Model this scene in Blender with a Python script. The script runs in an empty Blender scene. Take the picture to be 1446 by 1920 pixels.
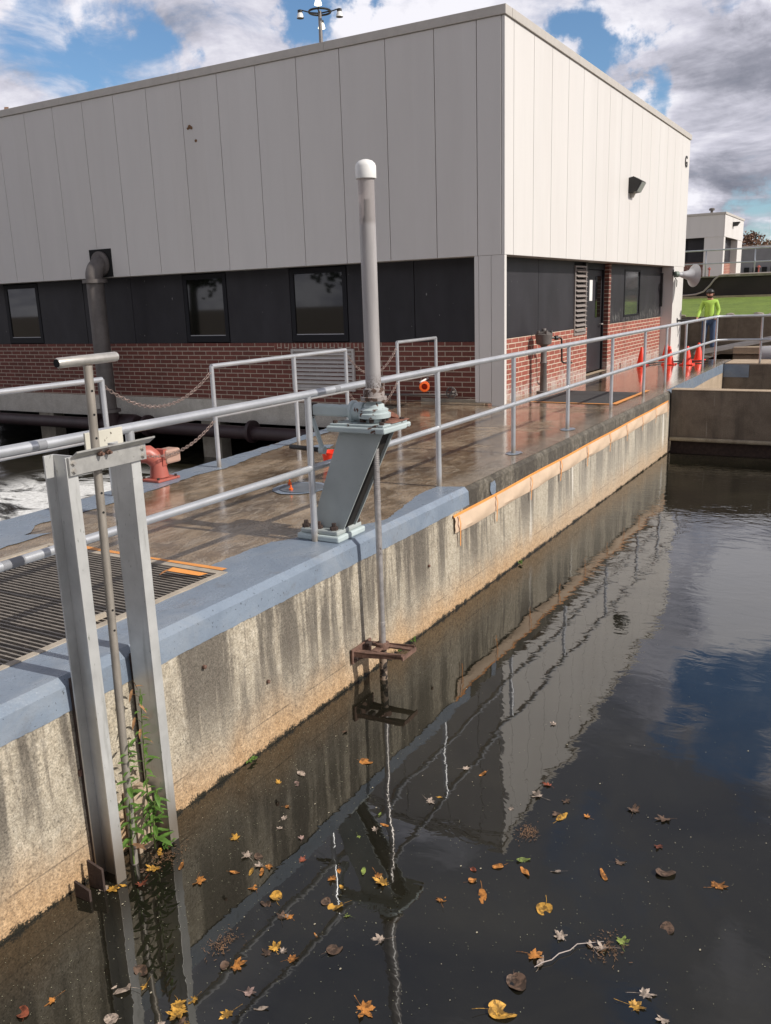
import bpy, bmesh, math, random
from mathutils import Vector, Matrix
R = math.radians
scene = bpy.context.scene
COL = scene.collection
random.seed(7)

# ------------------------------------------------------------------ camera
YAW, PITCH, ROLL = 0.53127125, -0.24179311, -0.03341322
cy, sy, cp, sp = math.cos(YAW), math.sin(YAW), math.cos(PITCH), math.sin(PITCH)
fwd = Vector((cy*cp, sy*cp, sp)); rt = Vector((sy, -cy, 0)); up = rt.cross(fwd)
c_, s_ = math.cos(ROLL), math.sin(ROLL)
r2 = c_*rt + s_*up; u2 = -s_*rt + c_*up
cam = bpy.data.objects.new('camera', bpy.data.cameras.new('camera')); COL.objects.link(cam)
m = Matrix((r2, u2, -fwd)).transposed().to_4x4(); m.translation = Vector((0, 0, 1.67)); cam.matrix_world = m
cam.data.sensor_fit = 'VERTICAL'; cam.data.sensor_height = 24; cam.data.lens = 24*1616.26/1920
cam.data.clip_start = 0.05; cam.data.clip_end = 3000
scene.camera = cam
scene.view_settings.view_transform = 'Standard'; scene.view_settings.look = 'None'
scene.view_settings.gamma = 1; scene.view_settings.exposure = 0.08
scene.render.resolution_x = 771; scene.render.resolution_y = 1024

# ------------------------------------------------------------------ sun and sky
SUN = Vector((0.07, -1.0, 0.785)).normalized()
sl = bpy.data.lights.new('sun', 'SUN'); sl.energy = 4.1; sl.angle = R(0.5); sl.color = (1.0, 0.945, 0.87)
so = bpy.data.objects.new('sun', sl); COL.objects.link(so); so.location = (0, -20, 30)
so.rotation_euler = SUN.to_track_quat('Z', 'Y').to_euler()

class NT:
    """tiny helper to write node trees"""
    def __init__(s, tree): s.t = tree; s.n = tree.nodes; s.l = tree.links
    def new(s, typ, ins=None, **kw):
        n = s.n.new(typ)
        for k, v in kw.items(): setattr(n, k, v)
        for k, v in (ins or {}).items():
            if isinstance(v, bpy.types.NodeSocket): s.l.new(v, n.inputs[k])
            else: n.inputs[k].default_value = v
        return n
    def math(s, op, a, b=0.0, c=0.0, clamp=False):
        return s.new('ShaderNodeMath', {0: a, 1: b, 2: c}, operation=op, use_clamp=clamp).outputs[0]
    def mix(s, f, a, b, blend='MIX'):
        n = s.new('ShaderNodeMix', data_type='RGBA', blend_type=blend)
        for k, v in ((0, f), (6, a), (7, b)):
            if isinstance(v, bpy.types.NodeSocket): s.l.new(v, n.inputs[k])
            else: n.inputs[k].default_value = (tuple(v)+(1,))[:4] if k else v
        return n.outputs[2]
    def ramp(s, f, stops, interp='LINEAR'):
        n = s.new('ShaderNodeValToRGB', {0: f}); e = n.color_ramp; e.interpolation = interp
        while len(e.elements) < len(stops): e.elements.new(0.5)
        for el, (p, c) in zip(e.elements, stops):
            el.position = p; el.color = (c, c, c, 1) if isinstance(c, (int, float)) else (tuple(c)+(1,))[:4]
        return n.outputs[0]
    def step(s, v, a, b):      # smooth 0..1 from a to b
        return s.new('ShaderNodeMapRange', {0: v, 1: a, 2: b, 3: 0.0, 4: 1.0}, interpolation_type='SMOOTHSTEP').outputs[0]
    def noise(s, vec, scale, detail=4, rough=0.55, dist=0.0):
        return s.new('ShaderNodeTexNoise', {'Vector': vec, 'Scale': scale, 'Detail': detail, 'Roughness': rough, 'Distortion': dist}).outputs[0]
    def vmul(s, v, xyz):
        return s.new('ShaderNodeVectorMath', {0: v, 1: xyz}, operation='MULTIPLY').outputs[0]

world = bpy.data.worlds.new('World'); scene.world = world; world.use_nodes = True
W = NT(world.node_tree); W.n.clear()
tc = W.new('ShaderNodeTexCoord').outputs['Generated']
sky = W.new('ShaderNodeTexSky', sky_type='NISHITA', sun_disc=False, sun_elevation=R(38), sun_rotation=R(176), altitude=100,
            air_density=1.0, dust_density=0.8, ozone_density=1.5)
sep = W.new('ShaderNodeSeparateXYZ', {0: tc})
zc = W.math('MAXIMUM', sep.outputs[2], 0.0)
den = W.math('ADD', zc, 0.22)
px = W.math('DIVIDE', sep.outputs[0], den); py = W.math('DIVIDE', sep.outputs[1], den)
pv = W.new('ShaderNodeCombineXYZ', {0: px, 1: py, 2: 3.1}).outputs[0]
big = W.noise(pv, 1.3, 9, 0.56, 0.25)
fine = W.noise(pv, 4.2, 10, 0.62, 0.35)
shade = W.noise(W.new('ShaderNodeVectorMath', {0: pv, 1: (7.3, 2.1, 5.0)}, operation='ADD').outputs[0], 2.2, 9, 0.58, 0.4)
wob = W.new('ShaderNodeTexNoise', {'Vector': tc, 'Scale': 9.0, 'Detail': 8.0, 'Roughness': .6}).outputs['Color']
tw = W.new('ShaderNodeVectorMath', {0: W.new('ShaderNodeVectorMath', {0: W.new('ShaderNodeVectorMath', {0: wob, 1: (.5, .5, .5)}, operation='SUBTRACT').outputs[0], 1: (.30, .30, .16)}, operation='MULTIPLY').outputs[0], 1: tc}, operation='ADD').outputs[0]
tw = W.new('ShaderNodeVectorMath', {0: tw}, operation='NORMALIZE').outputs[0]
def spot(d, a0, a1):           # an opening or a bank in the cloud cover, round the direction d
    v = Vector(d).normalized()
    dt = W.new('ShaderNodeVectorMath', {0: tw, 1: tuple(v)}, operation='DOT_PRODUCT').outputs['Value']
    return W.step(dt, math.cos(R(a1)), math.cos(R(a0)))
def pixdir(x, y, reflect=False):
    d = fwd + ((x-723)*r2 - (y-960)*u2)/1616.26
    if reflect: d = Vector((d.x, d.y, -d.z))
    return d.normalized()
holes = None
for d, a0, a1, k in ((pixdir(230, 95), 0.3, 4.2, .34), (pixdir(50, 100), 0.3, 4, .26), (pixdir(575, 0), .3, 3.5, .32), (pixdir(1110, 90), .3, 3.2, .34), (pixdir(1240, 205), .3, 2.4, .30),
                     (pixdir(1425, 405), .3, 3, .26), (pixdir(1420, 1330, True), 1, 5.0, .34), (pixdir(1290, 1010, True), .3, 2, .2), (pixdir(1150, 1690, True), 1, 6, .2)):
    v = W.math('MULTIPLY', spot(d, a0, a1), k)
    holes = v if holes is None else W.math('ADD', holes, v)
cov = W.math('ADD', W.math('MULTIPLY', big, 0.75), W.math('MULTIPLY', fine, 0.75))      # about 0.75 on average
cov = W.math('SUBTRACT', W.math('SUBTRACT', cov, 0.04), holes)
mask = W.step(cov, 0.33, 0.64)
banks = None
for d, a0, a1, k in ((pixdir(1400, 320), 1, 6, .13), (pixdir(1180, 150), 1, 7, .02), (pixdir(1446, 60), 1, 6, .04), (pixdir(1130, 1500, True), 3, 10, .28), (pixdir(1400, 1080, True), 1.5, 5, -.28), (pixdir(1260, 1170, True), 1, 4, .10), (pixdir(1330, 1640, True), 1, 6, .14), (pixdir(1000, 1720, True), 2, 10, .30), (pixdir(700, 1750, True), 3, 10, .12)):
    v = W.math('MULTIPLY', spot(d, a0, a1), k)
    banks = v if banks is None else W.math('ADD', banks, v)
lum = W.math('SUBTRACT', W.math('ADD', W.math('MULTIPLY', W.math('SUBTRACT', shade, .5), 1.15), W.math('ADD', .56, W.math('MULTIPLY', W.math('SUBTRACT', fine, .5), .55))), banks)
# cloud bases get darker and bluer high overhead
high = W.math('MULTIPLY', W.step(sep.outputs[2], 0.30, 0.72), 0.30)
lum = W.math('SUBTRACT', lum, high)
ccol = W.ramp(lum, [(0.18, (1.6, 1.7, 2.15)), (0.34, (2.8, 2.85, 3.4)), (0.50, (5.4, 5.35, 6.1)), (0.64, (7.8, 7.7, 8.2))])
blue = W.mix(0.5, sky.outputs[0], W.vmul(sky.outputs[0], (0.78, 0.96, 1.02)))
blue = W.vmul(blue, (.85, .95, 1.05))
bg = W.new('ShaderNodeBackground', {'Color': W.mix(mask, blue, ccol), 'Strength': 0.115})
W.new('ShaderNodeOutputWorld', {0: bg.outputs[0]})

# ------------------------------------------------------------------ materials
MATS = {}
def mat(name, color=(.5, .5, .5), rough=.6, metal=0.0, var=0.0, vscale=8, bump=0.0, bscale=40, dark=None, dscale=3, damt=0.0, spec=.5, stretch=(1, 1, 1), fn=None, coat=0.0):
    if name in MATS: return MATS[name]
    m = bpy.data.materials.new(name); m.use_nodes = True; t = NT(m.node_tree); t.n.clear()
    out = t.new('ShaderNodeOutputMaterial'); b = t.new('ShaderNodeBsdfPrincipled')
    t.l.new(b.outputs[0], out.inputs[0])
    b.inputs['Base Color'].default_value = tuple(color)+(1,); b.inputs['Roughness'].default_value = rough
    b.inputs['Metallic'].default_value = metal; b.inputs['Specular IOR Level'].default_value = spec
    b.inputs['Coat Weight'].default_value = coat
    pos = t.new('ShaderNodeNewGeometry').outputs['Position']
    p = t.vmul(pos, stretch) if stretch != (1, 1, 1) else pos
    if fn: fn(t, b, pos)
    else:
        col = None
        if var:
            n = t.noise(p, vscale, 5, .6)
            lo = tuple(c*(1-var) for c in color); hi = tuple(min(1, c*(1+var)) for c in color)
            col = t.ramp(n, [(.3, lo), (.7, hi)])
        if dark is not None and damt:
            n = t.noise(p, dscale, 8, .68, .4)
            f = t.step(n, 1-damt, 1-damt+.09)
            col = t.mix(f, col if col is not None else color, dark)
            t.l.new(t.math('MAXIMUM', rough, t.math('MULTIPLY', f, .85)), b.inputs['Roughness'])
        if col is not None: t.l.new(col, b.inputs['Base Color'])
        if bump:
            n = t.noise(pos, bscale, 6, .6)
            bn = t.new('ShaderNodeBump', {'Strength': bump, 'Distance': .01, 'Height': n})
            t.l.new(bn.outputs[0], b.inputs['Normal'])
    MATS[name] = m
    return m

def brick_fn(base1, base2, mortar, w=.30, h=.082, white=False, rot=False):
    def f(t, b, pos):
        uv = t.new('ShaderNodeUVMap').outputs[0]
        if rot: uv = t.new('ShaderNodeVectorRotate', {'Vector': uv, 'Angle': R(90)}, rotation_type='Z_AXIS').outputs[0]
        uv2 = t.new('ShaderNodeVectorMath', {0: uv, 1: t.vmul(t.new('ShaderNodeTexNoise', {'Vector': pos, 'Scale': 14.0, 'Detail': 3}).outputs['Color'], (.004, .004, 0))}, operation='ADD').outputs[0]
        bt = t.new('ShaderNodeTexBrick', {'Vector': uv2, 'Color1': base1+(1,), 'Color2': base2+(1,), 'Mortar': mortar+(1,), 'Scale': 1.0,
                                        'Mortar Size': .0085, 'Mortar Smooth': .25, 'Bias': 0.0, 'Brick Width': w, 'Row Height': h})
        c = bt.outputs[0]
        n = t.noise(pos, 30, 6, .65)
        c = t.mix(.5, c, t.ramp(n, [(.25, .35), (.75, .85)]), 'OVERLAY')
        n2 = t.noise(pos, 1.3, 5, .6)
        c = t.mix(t.math('MULTIPLY', t.step(n2, .5, .75), .35), c, (.05, .03, .025))
        if white:
            z = t.new('ShaderNodeSeparateXYZ', {0: pos}).outputs[2]
            k = t.math('MULTIPLY', t.step(t.math('ADD', z, t.math('MULTIPLY', n2, -.5)), .05, -.22), t.step(t.noise(pos, 9, 6, .7), .35, .6))
            c = t.mix(t.math('MULTIPLY', k, .75), c, (.5, .46, .42))
        t.l.new(c, b.inputs['Base Color']); b.inputs['Roughness'].default_value = .8
        hgt = t.math('ADD', t.math('MULTIPLY', bt.outputs[1], -1.0), t.math('MULTIPLY', n, .4))
        t.l.new(t.new('ShaderNodeBump', {'Strength': .7, 'Distance': .006, 'Height': hgt}).outputs[0], b.inputs['Normal'])
    return f

def wallconc_fn(t, b, pos):
    """old basin wall: vertical run-off streaks, ochre mineral band, black algae line at the water"""
    s = t.new('ShaderNodeSeparateXYZ', {0: pos}); x, z = s.outputs[0], s.outputs[2]
    st = t.noise(t.vmul(pos, (5.5, 5.5, .45)), 1.0, 8, .62, .15)
    st2 = t.noise(t.vmul(pos, (22, 22, 1.1)), 1.0, 6, .6)
    grain = t.noise(pos, 95, 5, .75); gr2 = t.noise(pos, 22, 6, .7)
    c = t.ramp(gr2, [(.25, (.30, .255, .19)), (.5, (.44, .385, .295)), (.75, (.56, .505, .41))])
    sft = t.noise(t.vmul(pos, (1.9, 1.9, .8)), 1.0, 6, .65, .8)
    c = t.mix(t.math('MULTIPLY', t.step(sft, .48, .66), .45), c, (.16, .135, .105))
    zz = t.math('ADD', z, t.math('MULTIPLY', t.noise(t.vmul(pos, (2.2, 2.2, .5)), 1, 4), .5))
    och = t.step(zz, -.38, -.80)
    c = t.mix(t.math('MULTIPLY', och, .85), c, t.ramp(gr2, [(.3, (.33, .19, .085)), (.7, (.56, .36, .185))]))
    up_ = t.step(z, -1.02, -.42)
    dk = t.math('MULTIPLY', t.step(st, .42, .57), up_)
    c = t.mix(t.math('MULTIPLY', dk, .82), c, (.085, .073, .060))
    dk2 = t.math('MULTIPLY', t.step(st2, .52, .68), up_)
    c = t.mix(t.math('MULTIPLY', dk2, .6), c, (.12, .10, .08))
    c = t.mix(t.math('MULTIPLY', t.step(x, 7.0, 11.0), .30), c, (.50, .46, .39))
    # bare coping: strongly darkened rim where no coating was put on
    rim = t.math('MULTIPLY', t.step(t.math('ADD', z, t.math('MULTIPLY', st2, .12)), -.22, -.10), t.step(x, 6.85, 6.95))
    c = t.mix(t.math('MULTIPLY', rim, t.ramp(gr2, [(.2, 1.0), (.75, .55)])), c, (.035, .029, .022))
    ln = t.math('MULTIPLY', t.step(t.math('ABSOLUTE', t.math('ADD', z, .865)), .006, .002), t.step(t.noise(pos, 3, 5, .6), .42, .55))
    c = t.mix(t.math('MULTIPLY', ln, .55), c, (.07, .055, .04))
    # white lime run-off further along
    wx = t.noise(t.vmul(pos, (3.1, 3.1, .25)), 1, 3, .5, .1)
    wl = t.math('MULTIPLY', t.math('MULTIPLY', t.step(wx, .60, .66), t.step(x, 7.5, 9.0)), t.math('MULTIPLY', t.step(z, -.98, -.7), t.step(z, -.15, -.35)))
    c = t.mix(t.math('MULTIPLY', wl, .8), c, (.72, .68, .6))
    c = t.mix(.8, c, t.ramp(grain, [(.32, .15), (.68, .85)]), 'OVERLAY')
    pit = t.step(t.noise(pos, 46, 3, .6), .64, .70)
    c = t.mix(t.math('MULTIPLY', pit, .6), c, (.05, .045, .035))
    zb = t.math('ADD', z, t.math('ADD', t.math('MULTIPLY', t.noise(pos, 9, 6, .75), .13), t.math('MULTIPLY', grain, .10)))
    al = t.step(zb, -.905, -.925)
    c = t.mix(al, c, (.022, .02, .013))
    t.l.new(c, b.inputs['Base Color'])
    t.l.new(t.mix(al, (.85,)*3, (.3,)*3), b.inputs['Roughness'])
    h = t.math('ADD', grain, t.math('MULTIPLY', gr2, 1.2))
    t.l.new(t.new('ShaderNodeBump', {'Strength': .55, 'Distance': .008, 'Height': h}).outputs[0], b.inputs['Normal'])

def deck_fn(t, b, pos):
    """wet, algae-browned concrete: mottled colour, puddles of thin water"""
    s = t.new('ShaderNodeSeparateXYZ', {0: pos}); x, y = s.outputs[0], s.outputs[1]
    n1 = t.noise(t.vmul(pos, (1, 1.8, 1)), 1.3, 7, .62, .5); n2 = t.noise(pos, 6.5, 8, .68, .6); g = t.noise(pos, 85, 4, .8)
    c = t.ramp(n1, [(.3, (.070, .045, .025)), (.47, (.18, .12, .068)), (.66, (.37, .275, .18))])
    c = t.mix(.55, c, t.ramp(n2, [(.3, .18), (.7, .78)]), 'OVERLAY')
    # dirt swirled by the hose
    wv = t.new('ShaderNodeTexWave', {'Vector': t.vmul(pos, (1, 1.2, 1)), 'Scale': .8, 'Distortion': 14.0, 'Detail': 5.0, 'Detail Scale': 1.4, 'Detail Roughness': .65}).outputs[0] if False else n2
    lt = t.math('MULTIPLY', t.step(t.noise(t.vmul(pos, (1.3, 3.4, 1)), 2.4, 8, .68, 2.2), .48, .60), .62)
    c = t.mix(lt, c, (.40, .33, .25))
    # bare, drier rim along the edge
    rim = t.math('MULTIPLY', t.step(y, 3.62, 3.36), t.step(x, 6.9, 7.2))
    c = t.mix(t.math('MULTIPLY', rim, .8), c, t.ramp(n2, [(.3, (.16, .13, .10)), (.7, (.33, .285, .23))]))
    g2 = t.noise(pos, 170, 2, .7)
    c = t.mix(.9, c, t.ramp(g, [(.34, .05), (.66, .95)]), 'OVERLAY')
    c = t.mix(t.math('MULTIPLY', t.step(g2, .66, .70), .45), c, (.5, .42, .33))
    t.l.new(c, b.inputs['Base Color'])
    pud = t.step(t.noise(pos, 1.0, 6, .62, .4), .42, .52)
    far = t.step(x, 12.0, 17.0)
    c = t.mix(t.math('MULTIPLY', t.math('SUBTRACT', 1.0, pud), .22), c, (.36, .29, .21))
    t.l.new(c, b.inputs['Base Color'])
    pud = t.math('MAXIMUM', t.math('MULTIPLY', pud, .75), far)
    pud = t.math('MULTIPLY', pud, t.math('SUBTRACT', 1.0, t.math('MULTIPLY', rim, .8)))
    t.l.new(t.mix(pud, (.25,)*3, (.05,)*3), b.inputs['Roughness'])
    b.inputs['Specular IOR Level'].default_value = .65
    rip = t.noise(t.vmul(pos, (2.2, 7, 1)), 3.0, 3, .5)
    h = t.math('ADD', t.math('MULTIPLY', g, .30), t.math('MULTIPLY', rip, .5))
    b.inputs['Coat IOR'].default_value = 1.5; b.inputs['Coat Roughness'].default_value = .035
    t.l.new(t.math('ADD', .25, t.math('MULTIPLY', pud, .75)), b.inputs['Coat Weight'])
    cb = t.math('ADD', t.math('MULTIPLY', g, t.math('SUBTRACT', .55, t.math('MULTIPLY', pud, .42))), t.math('MULTIPLY', rip, .8))
    t.l.new(t.new('ShaderNodeBump', {'Strength': .22, 'Distance': .006, 'Height': cb}).outputs[0], b.inputs['Coat Normal'])
    st = t.mix(pud, (.5,)*3, (.3,)*3)
    t.l.new(t.new('ShaderNodeBump', {'Strength': st, 'Distance': .006, 'Height': h}).outputs[0], b.inputs['Normal'])

def coating_fn(t, b, pos):
    n = t.noise(pos, 2.6, 6, .6, .4); g = t.noise(pos, 34, 4, .75)
    c = t.ramp(n, [(.3, (.165, .205, .262)), (.7, (.25, .30, .365))])
    sp = t.step(t.noise(pos, 58, 3, .6), .66, .69)
    c = t.mix(t.math('MULTIPLY', sp, .8), c, (.03, .035, .04))
    dirt = t.step(t.noise(pos, 4.5, 8, .75), .54, .66)
    c = t.mix(t.math('MULTIPLY', dirt, .32), c, (.13, .12, .11))
    cn = t.noise(pos, 11, 9, .78, .5)
    chip = t.step(cn, .665, .68)
    c = t.mix(t.math('MULTIPLY', chip, .85), c, (.23, .21, .175))
    c = t.mix(t.math('MULTIPLY', t.step(t.noise(t.vmul(pos, (1, 1, 1)), 1.7, 6, .65, .6), .50, .64), .30), c, (.31, .33, .35))
    t.l.new(c, b.inputs['Base Color'])
    t.l.new(t.ramp(n, [(.35, .42), (.65, .2)]), b.inputs['Roughness'])
    t.l.new(t.new('ShaderNodeBump', {'Strength': .6, 'Distance': .007, 'Height': g}).outputs[0], b.inputs['Normal'])

def water_fn(t, b, pos):
    s = t.new('ShaderNodeSeparateXYZ', {0: pos}); x = s.outputs[0]
    n = t.noise(pos, 1.1, 6, .6, .6)
    c = t.ramp(n, [(.3, (.007, .0068, .005)), (.7, (.022, .020, .013))])
    t.l.new(c, b.inputs['Base Color'])
    b.inputs['Roughness'].default_value = .015; b.inputs['IOR'].default_value = 1.85; b.inputs['Specular IOR Level'].default_value = .5
    w1 = t.noise(t.vmul(pos, (1.0, .55, 1)), 7.5, 3, .5, .6)
    w2 = t.noise(t.vmul(pos, (1.0, .45, 1)), 17.0, 2, .5, .4)
    slow = t.noise(pos, 1.1, 2, .5)
    breeze = t.math('MULTIPLY', t.step(x, 4.6, 11.0), t.step(t.noise(pos, .45, 3, .5), .30, .62))
    h = t.math('ADD', t.math('MULTIPLY', slow, .6), t.math('ADD', t.math('MULTIPLY', w1, t.math('ADD', .05, t.math('MULTIPLY', breeze, .22))), t.math('MULTIPLY', w2, t.math('MULTIPLY', breeze, .06))))
    t.l.new(t.new('ShaderNodeBump', {'Strength': 1.0, 'Distance': .013, 'Height': h}).outputs[0], b.inputs['Normal'])

def foamwater_fn(t, b, pos):
    n = t.noise(t.vmul(pos, (1.0, .5, 1)), 1.5, 9, .66, 1.2)
    s = t.new('ShaderNodeSeparateXYZ', {0: pos}); y, x = s.outputs[1], s.outputs[0]
    reach = t.math('MULTIPLY', t.step(x, 11.8, 10.2), t.step(y, 14.0, 12.4))
    f = t.math('MULTIPLY', t.step(n, .38, .52), reach)
    c = t.mix(f, (.020, .018, .011), t.ramp(t.noise(pos, 12, 6, .7), [(.3, (.45, .45, .43)), (.6, (.85, .85, .83))]))
    t.l.new(c, b.inputs['Base Color']); t.l.new(t.mix(f, (.04,)*3, (.9,)*3), b.inputs['Roughness'])
    h = t.math('ADD', t.math('MULTIPLY', n, 1.0), t.math('MULTIPLY', f, .4))
    t.l.new(t.new('ShaderNodeBump', {'Strength': .9, 'Distance': .06, 'Height': h}).outputs[0], b.inputs['Normal'])

def panel_fn(c0):
    def f(t, b, pos):
        n = t.noise(t.vmul(pos, (2, 2, .35)), 1.2, 6, .6); n2 = t.noise(t.vmul(pos, (14, 14, .8)), 1, 5, .6)
        c = t.ramp(n, [(.3, tuple(v*.97 for v in c0)), (.7, tuple(min(1, v*1.02) for v in c0))])
        c = t.mix(t.math('MULTIPLY', t.step(n2, .55, .8), .05), c, (.3, .27, .22))
        cell = t.noise(t.new('ShaderNodeVectorMath', {0: t.vmul(pos, (1.21, 1.21, 0))}, operation='FLOOR').outputs[0], 3.7, 0)
        c = t.mix(.05, c, t.ramp(cell, [(.3, .3), (.7, .9)]), 'OVERLAY')
        t.l.new(c, b.inputs['Base Color']); b.inputs['Roughness'].default_value = .5; b.inputs['Specular IOR Level'].default_value = .35
        bn = t.noise(t.vmul(pos, (1.4, 1.4, .5)), 1.5, 2)
        t.l.new(t.new('ShaderNodeBump', {'Strength': .25, 'Distance': .02, 'Height': bn}).outputs[0], b.inputs['Normal'])
    return f

def charcoal_fn(t, b, pos):
    n = t.noise(t.vmul(pos, (1, 1, .5)), 1.6, 5, .6)
    c = t.ramp(n, [(.3, (.017, .016, .0185)), (.7, (.034, .032, .037))])
    sp = t.step(t.noise(t.vmul(pos, (17, 17, 9)), 1.0, 2, .5), .745, .77)
    c = t.mix(t.math('MULTIPLY', sp, .45), c, (.4, .39, .37))
    z = t.new('ShaderNodeSeparateXYZ', {0: pos}); 
    # lime splashes at the foot of the panels, clear of the door
    low = t.math('MULTIPLY', t.step(z.outputs[2], 1.42, 1.02), t.step(z.outputs[0], 18.9, 19.4))
    sc = t.step(t.noise(t.vmul(pos, (26, 26, 5)), 1.0, 5, .7, .8), .53, .63)
    c = t.mix(t.math('MULTIPLY', t.math('MULTIPLY', low, sc), .55), c, (.36, .36, .34))
    t.l.new(c, b.inputs['Base Color']); b.inputs['Roughness'].default_value = .52; b.inputs['Specular IOR Level'].default_value = .35
    t.l.new(t.new('ShaderNodeBump', {'Strength': .12, 'Distance': .01, 'Height': t.noise(pos, 3, 2)}).outputs[0], b.inputs['Normal'])

def chipped_fn(paint, rust, amt, scale=14, rough=.35):
    """old paint, flaked to rust and primer in patches"""
    def f(t, b, pos):
        n = t.noise(pos, scale, 8, .66, .5); n2 = t.noise(pos, 90, 3, .6); n3 = t.noise(pos, 3, 4, .5)
        c = t.ramp(n3, [(.3, tuple(v*.85 for v in paint)), (.7, tuple(v*1.1 for v in paint))])
        dots = t.step(n2, .70, .74)
        c = t.mix(t.math('MULTIPLY', dots, .8), c, (.06, .05, .045))
        k = t.step(n, 1-amt, 1-amt+.03)
        c = t.mix(k, c, t.ramp(n2, [(.3, tuple(v*.5 for v in rust)), (.7, rust)]))
        t.l.new(c, b.inputs['Base Color']); t.l.new(t.mix(k, (rough,)*3, (.85,)*3), b.inputs['Roughness'])
        t.l.new(t.new('ShaderNodeBump', {'Strength': .5, 'Distance': .004, 'Height': t.math('SUBTRACT', t.math('MULTIPLY', n2, .3), k)}).outputs[0], b.inputs['Normal'])
    return f

def channel_fn(t, b, pos):
    """weathered aluminium channel with a whitish film and algae runs"""
    n = t.noise(t.vmul(pos, (26, 26, 2.4)), 1.0, 5, .6); n2 = t.noise(t.vmul(pos, (55, 55, 16)), 1, 5, .7); n3 = t.noise(pos, 5, 5, .6)
    c = t.ramp(n3, [(.3, (.50, .50, .48)), (.7, (.68, .68, .655))])
    c = t.mix(t.math('MULTIPLY', t.step(n, .56, .76), .42), c, (.22, .22, .19))
    c = t.mix(t.math('MULTIPLY', t.step(n2, .64, .69), .7), c, (.09, .11, .06))
    z = t.new('ShaderNodeSeparateXYZ', {0: pos}).outputs[2]
    c = t.mix(t.math('MULTIPLY', t.step(z, -.6, -.98), .75), c, (.14, .095, .05))
    t.l.new(c, b.inputs['Base Color']); b.inputs['Roughness'].default_value = .42; b.inputs['Metallic'].default_value = .4
    t.l.new(t.new('ShaderNodeBump', {'Strength': .25, 'Distance': .003, 'Height': n}).outputs[0], b.inputs['Normal'])

def rail_fn(t, b, pos):
    n = t.noise(pos, 7, 6, .7, .4); n2 = t.noise(pos, 70, 4, .6)
    n4 = t.noise(pos, 3.5, 3, .6)
    c = t.mix(.5, t.ramp(n2, [(.25, (.56, .575, .60)), (.75, (.67, .68, .695))]), t.ramp(n4, [(.35, (.46, .475, .50)), (.65, (.70, .71, .72))]))
    c = t.mix(t.math('MULTIPLY', t.step(n, .68, .72), .5), c, (.42, .30, .24))
    z = t.new('ShaderNodeSeparateXYZ', {0: pos}).outputs[2]
    c = t.mix(t.math('MULTIPLY', t.step(z, .13, .01), .7), c, (.34, .27, .18))
    t.l.new(c, b.inputs['Base Color']); b.inputs['Roughness'].default_value = .33; b.inputs['Metallic'].default_value = .6

def grass_fn(t, b, pos):
    n = t.noise(pos, 1.2, 8, .7); n2 = t.noise(pos, 14, 5, .75)
    c = t.ramp(n, [(.3, (.11, .165, .022)), (.7, (.20, .28, .042))])
    c = t.mix(.6, c, t.ramp(n2, [(.3, .2), (.7, .8)]), 'OVERLAY')
    t.l.new(c, b.inputs['Base Color']); b.inputs['Roughness'].default_value = .9
    t.l.new(t.new('ShaderNodeBump', {'Strength': .8, 'Distance': .05, 'Height': n2}).outputs[0], b.inputs['Normal'])

def plainconc_fn(lo, hi, dk=.35):
    def f(t, b, pos):
        n = t.noise(pos, 3.2, 8, .66, .4); g = t.noise(pos, 60, 4, .7); st = t.noise(t.vmul(pos, (4.5, 4.5, .5)), 1.0, 6, .6)
        c = t.ramp(n, [(.3, lo), (.7, hi)])
        c = t.mix(t.math('MULTIPLY', t.step(st, .5, .7), dk), c, (.05, .042, .034))
        wl = t.step(t.noise(t.vmul(pos, (5, 5, .35)), 1, 4, .6), .67, .73)
        c = t.mix(t.math('MULTIPLY', wl, .35), c, (.5, .46, .4))
        c = t.mix(.5, c, t.ramp(g, [(.3, .25), (.7, .8)]), 'OVERLAY')
        t.l.new(c, b.inputs['Base Color']); b.inputs['Roughness'].default_value = .85
        t.l.new(t.new('ShaderNodeBump', {'Strength': .4, 'Distance': .006, 'Height': g}).outputs[0], b.inputs['Normal'])
    return f

def sleeve_fn(t, b, pos):
    """aged clear plastic tube: cloudy, partly see-through"""
    z = t.new('ShaderNodeSeparateXYZ', {0: pos}).outputs[2]
    n = t.noise(t.vmul(pos, (20, 20, 2.2)), 1, 5, .6); n2 = t.noise(pos, 55, 4, .7)
    c = t.ramp(n, [(.3, (.35, .33, .325)), (.7, (.49, .465, .455))])
    c = t.mix(t.math('MULTIPLY', t.step(z, 1.22, 1.06), t.step(n2, .42, .55)), c, (.13, .10, .085))
    c = t.mix(t.math('MULTIPLY', t.step(z, 2.13, 2.17), .5), c, (.62, .57, .54))
    t.l.new(c, b.inputs['Base Color']); b.inputs['Roughness'].default_value = .28
    tr = t.new('ShaderNodeBsdfTransparent', {0: (.9, .85, .84, 1)})
    f = t.math('ADD', .16, t.math('MULTIPLY', t.step(z, 2.13, 2.17), .36))
    mx = t.new('ShaderNodeMixShader', {0: f}); t.l.new(b.outputs[0], mx.inputs[1]); t.l.new(tr.outputs[0], mx.inputs[2])
    out = [k for k in t.n if k.type == 'OUTPUT_MATERIAL'][0]; t.l.new(mx.outputs[0], out.inputs[0])

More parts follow.
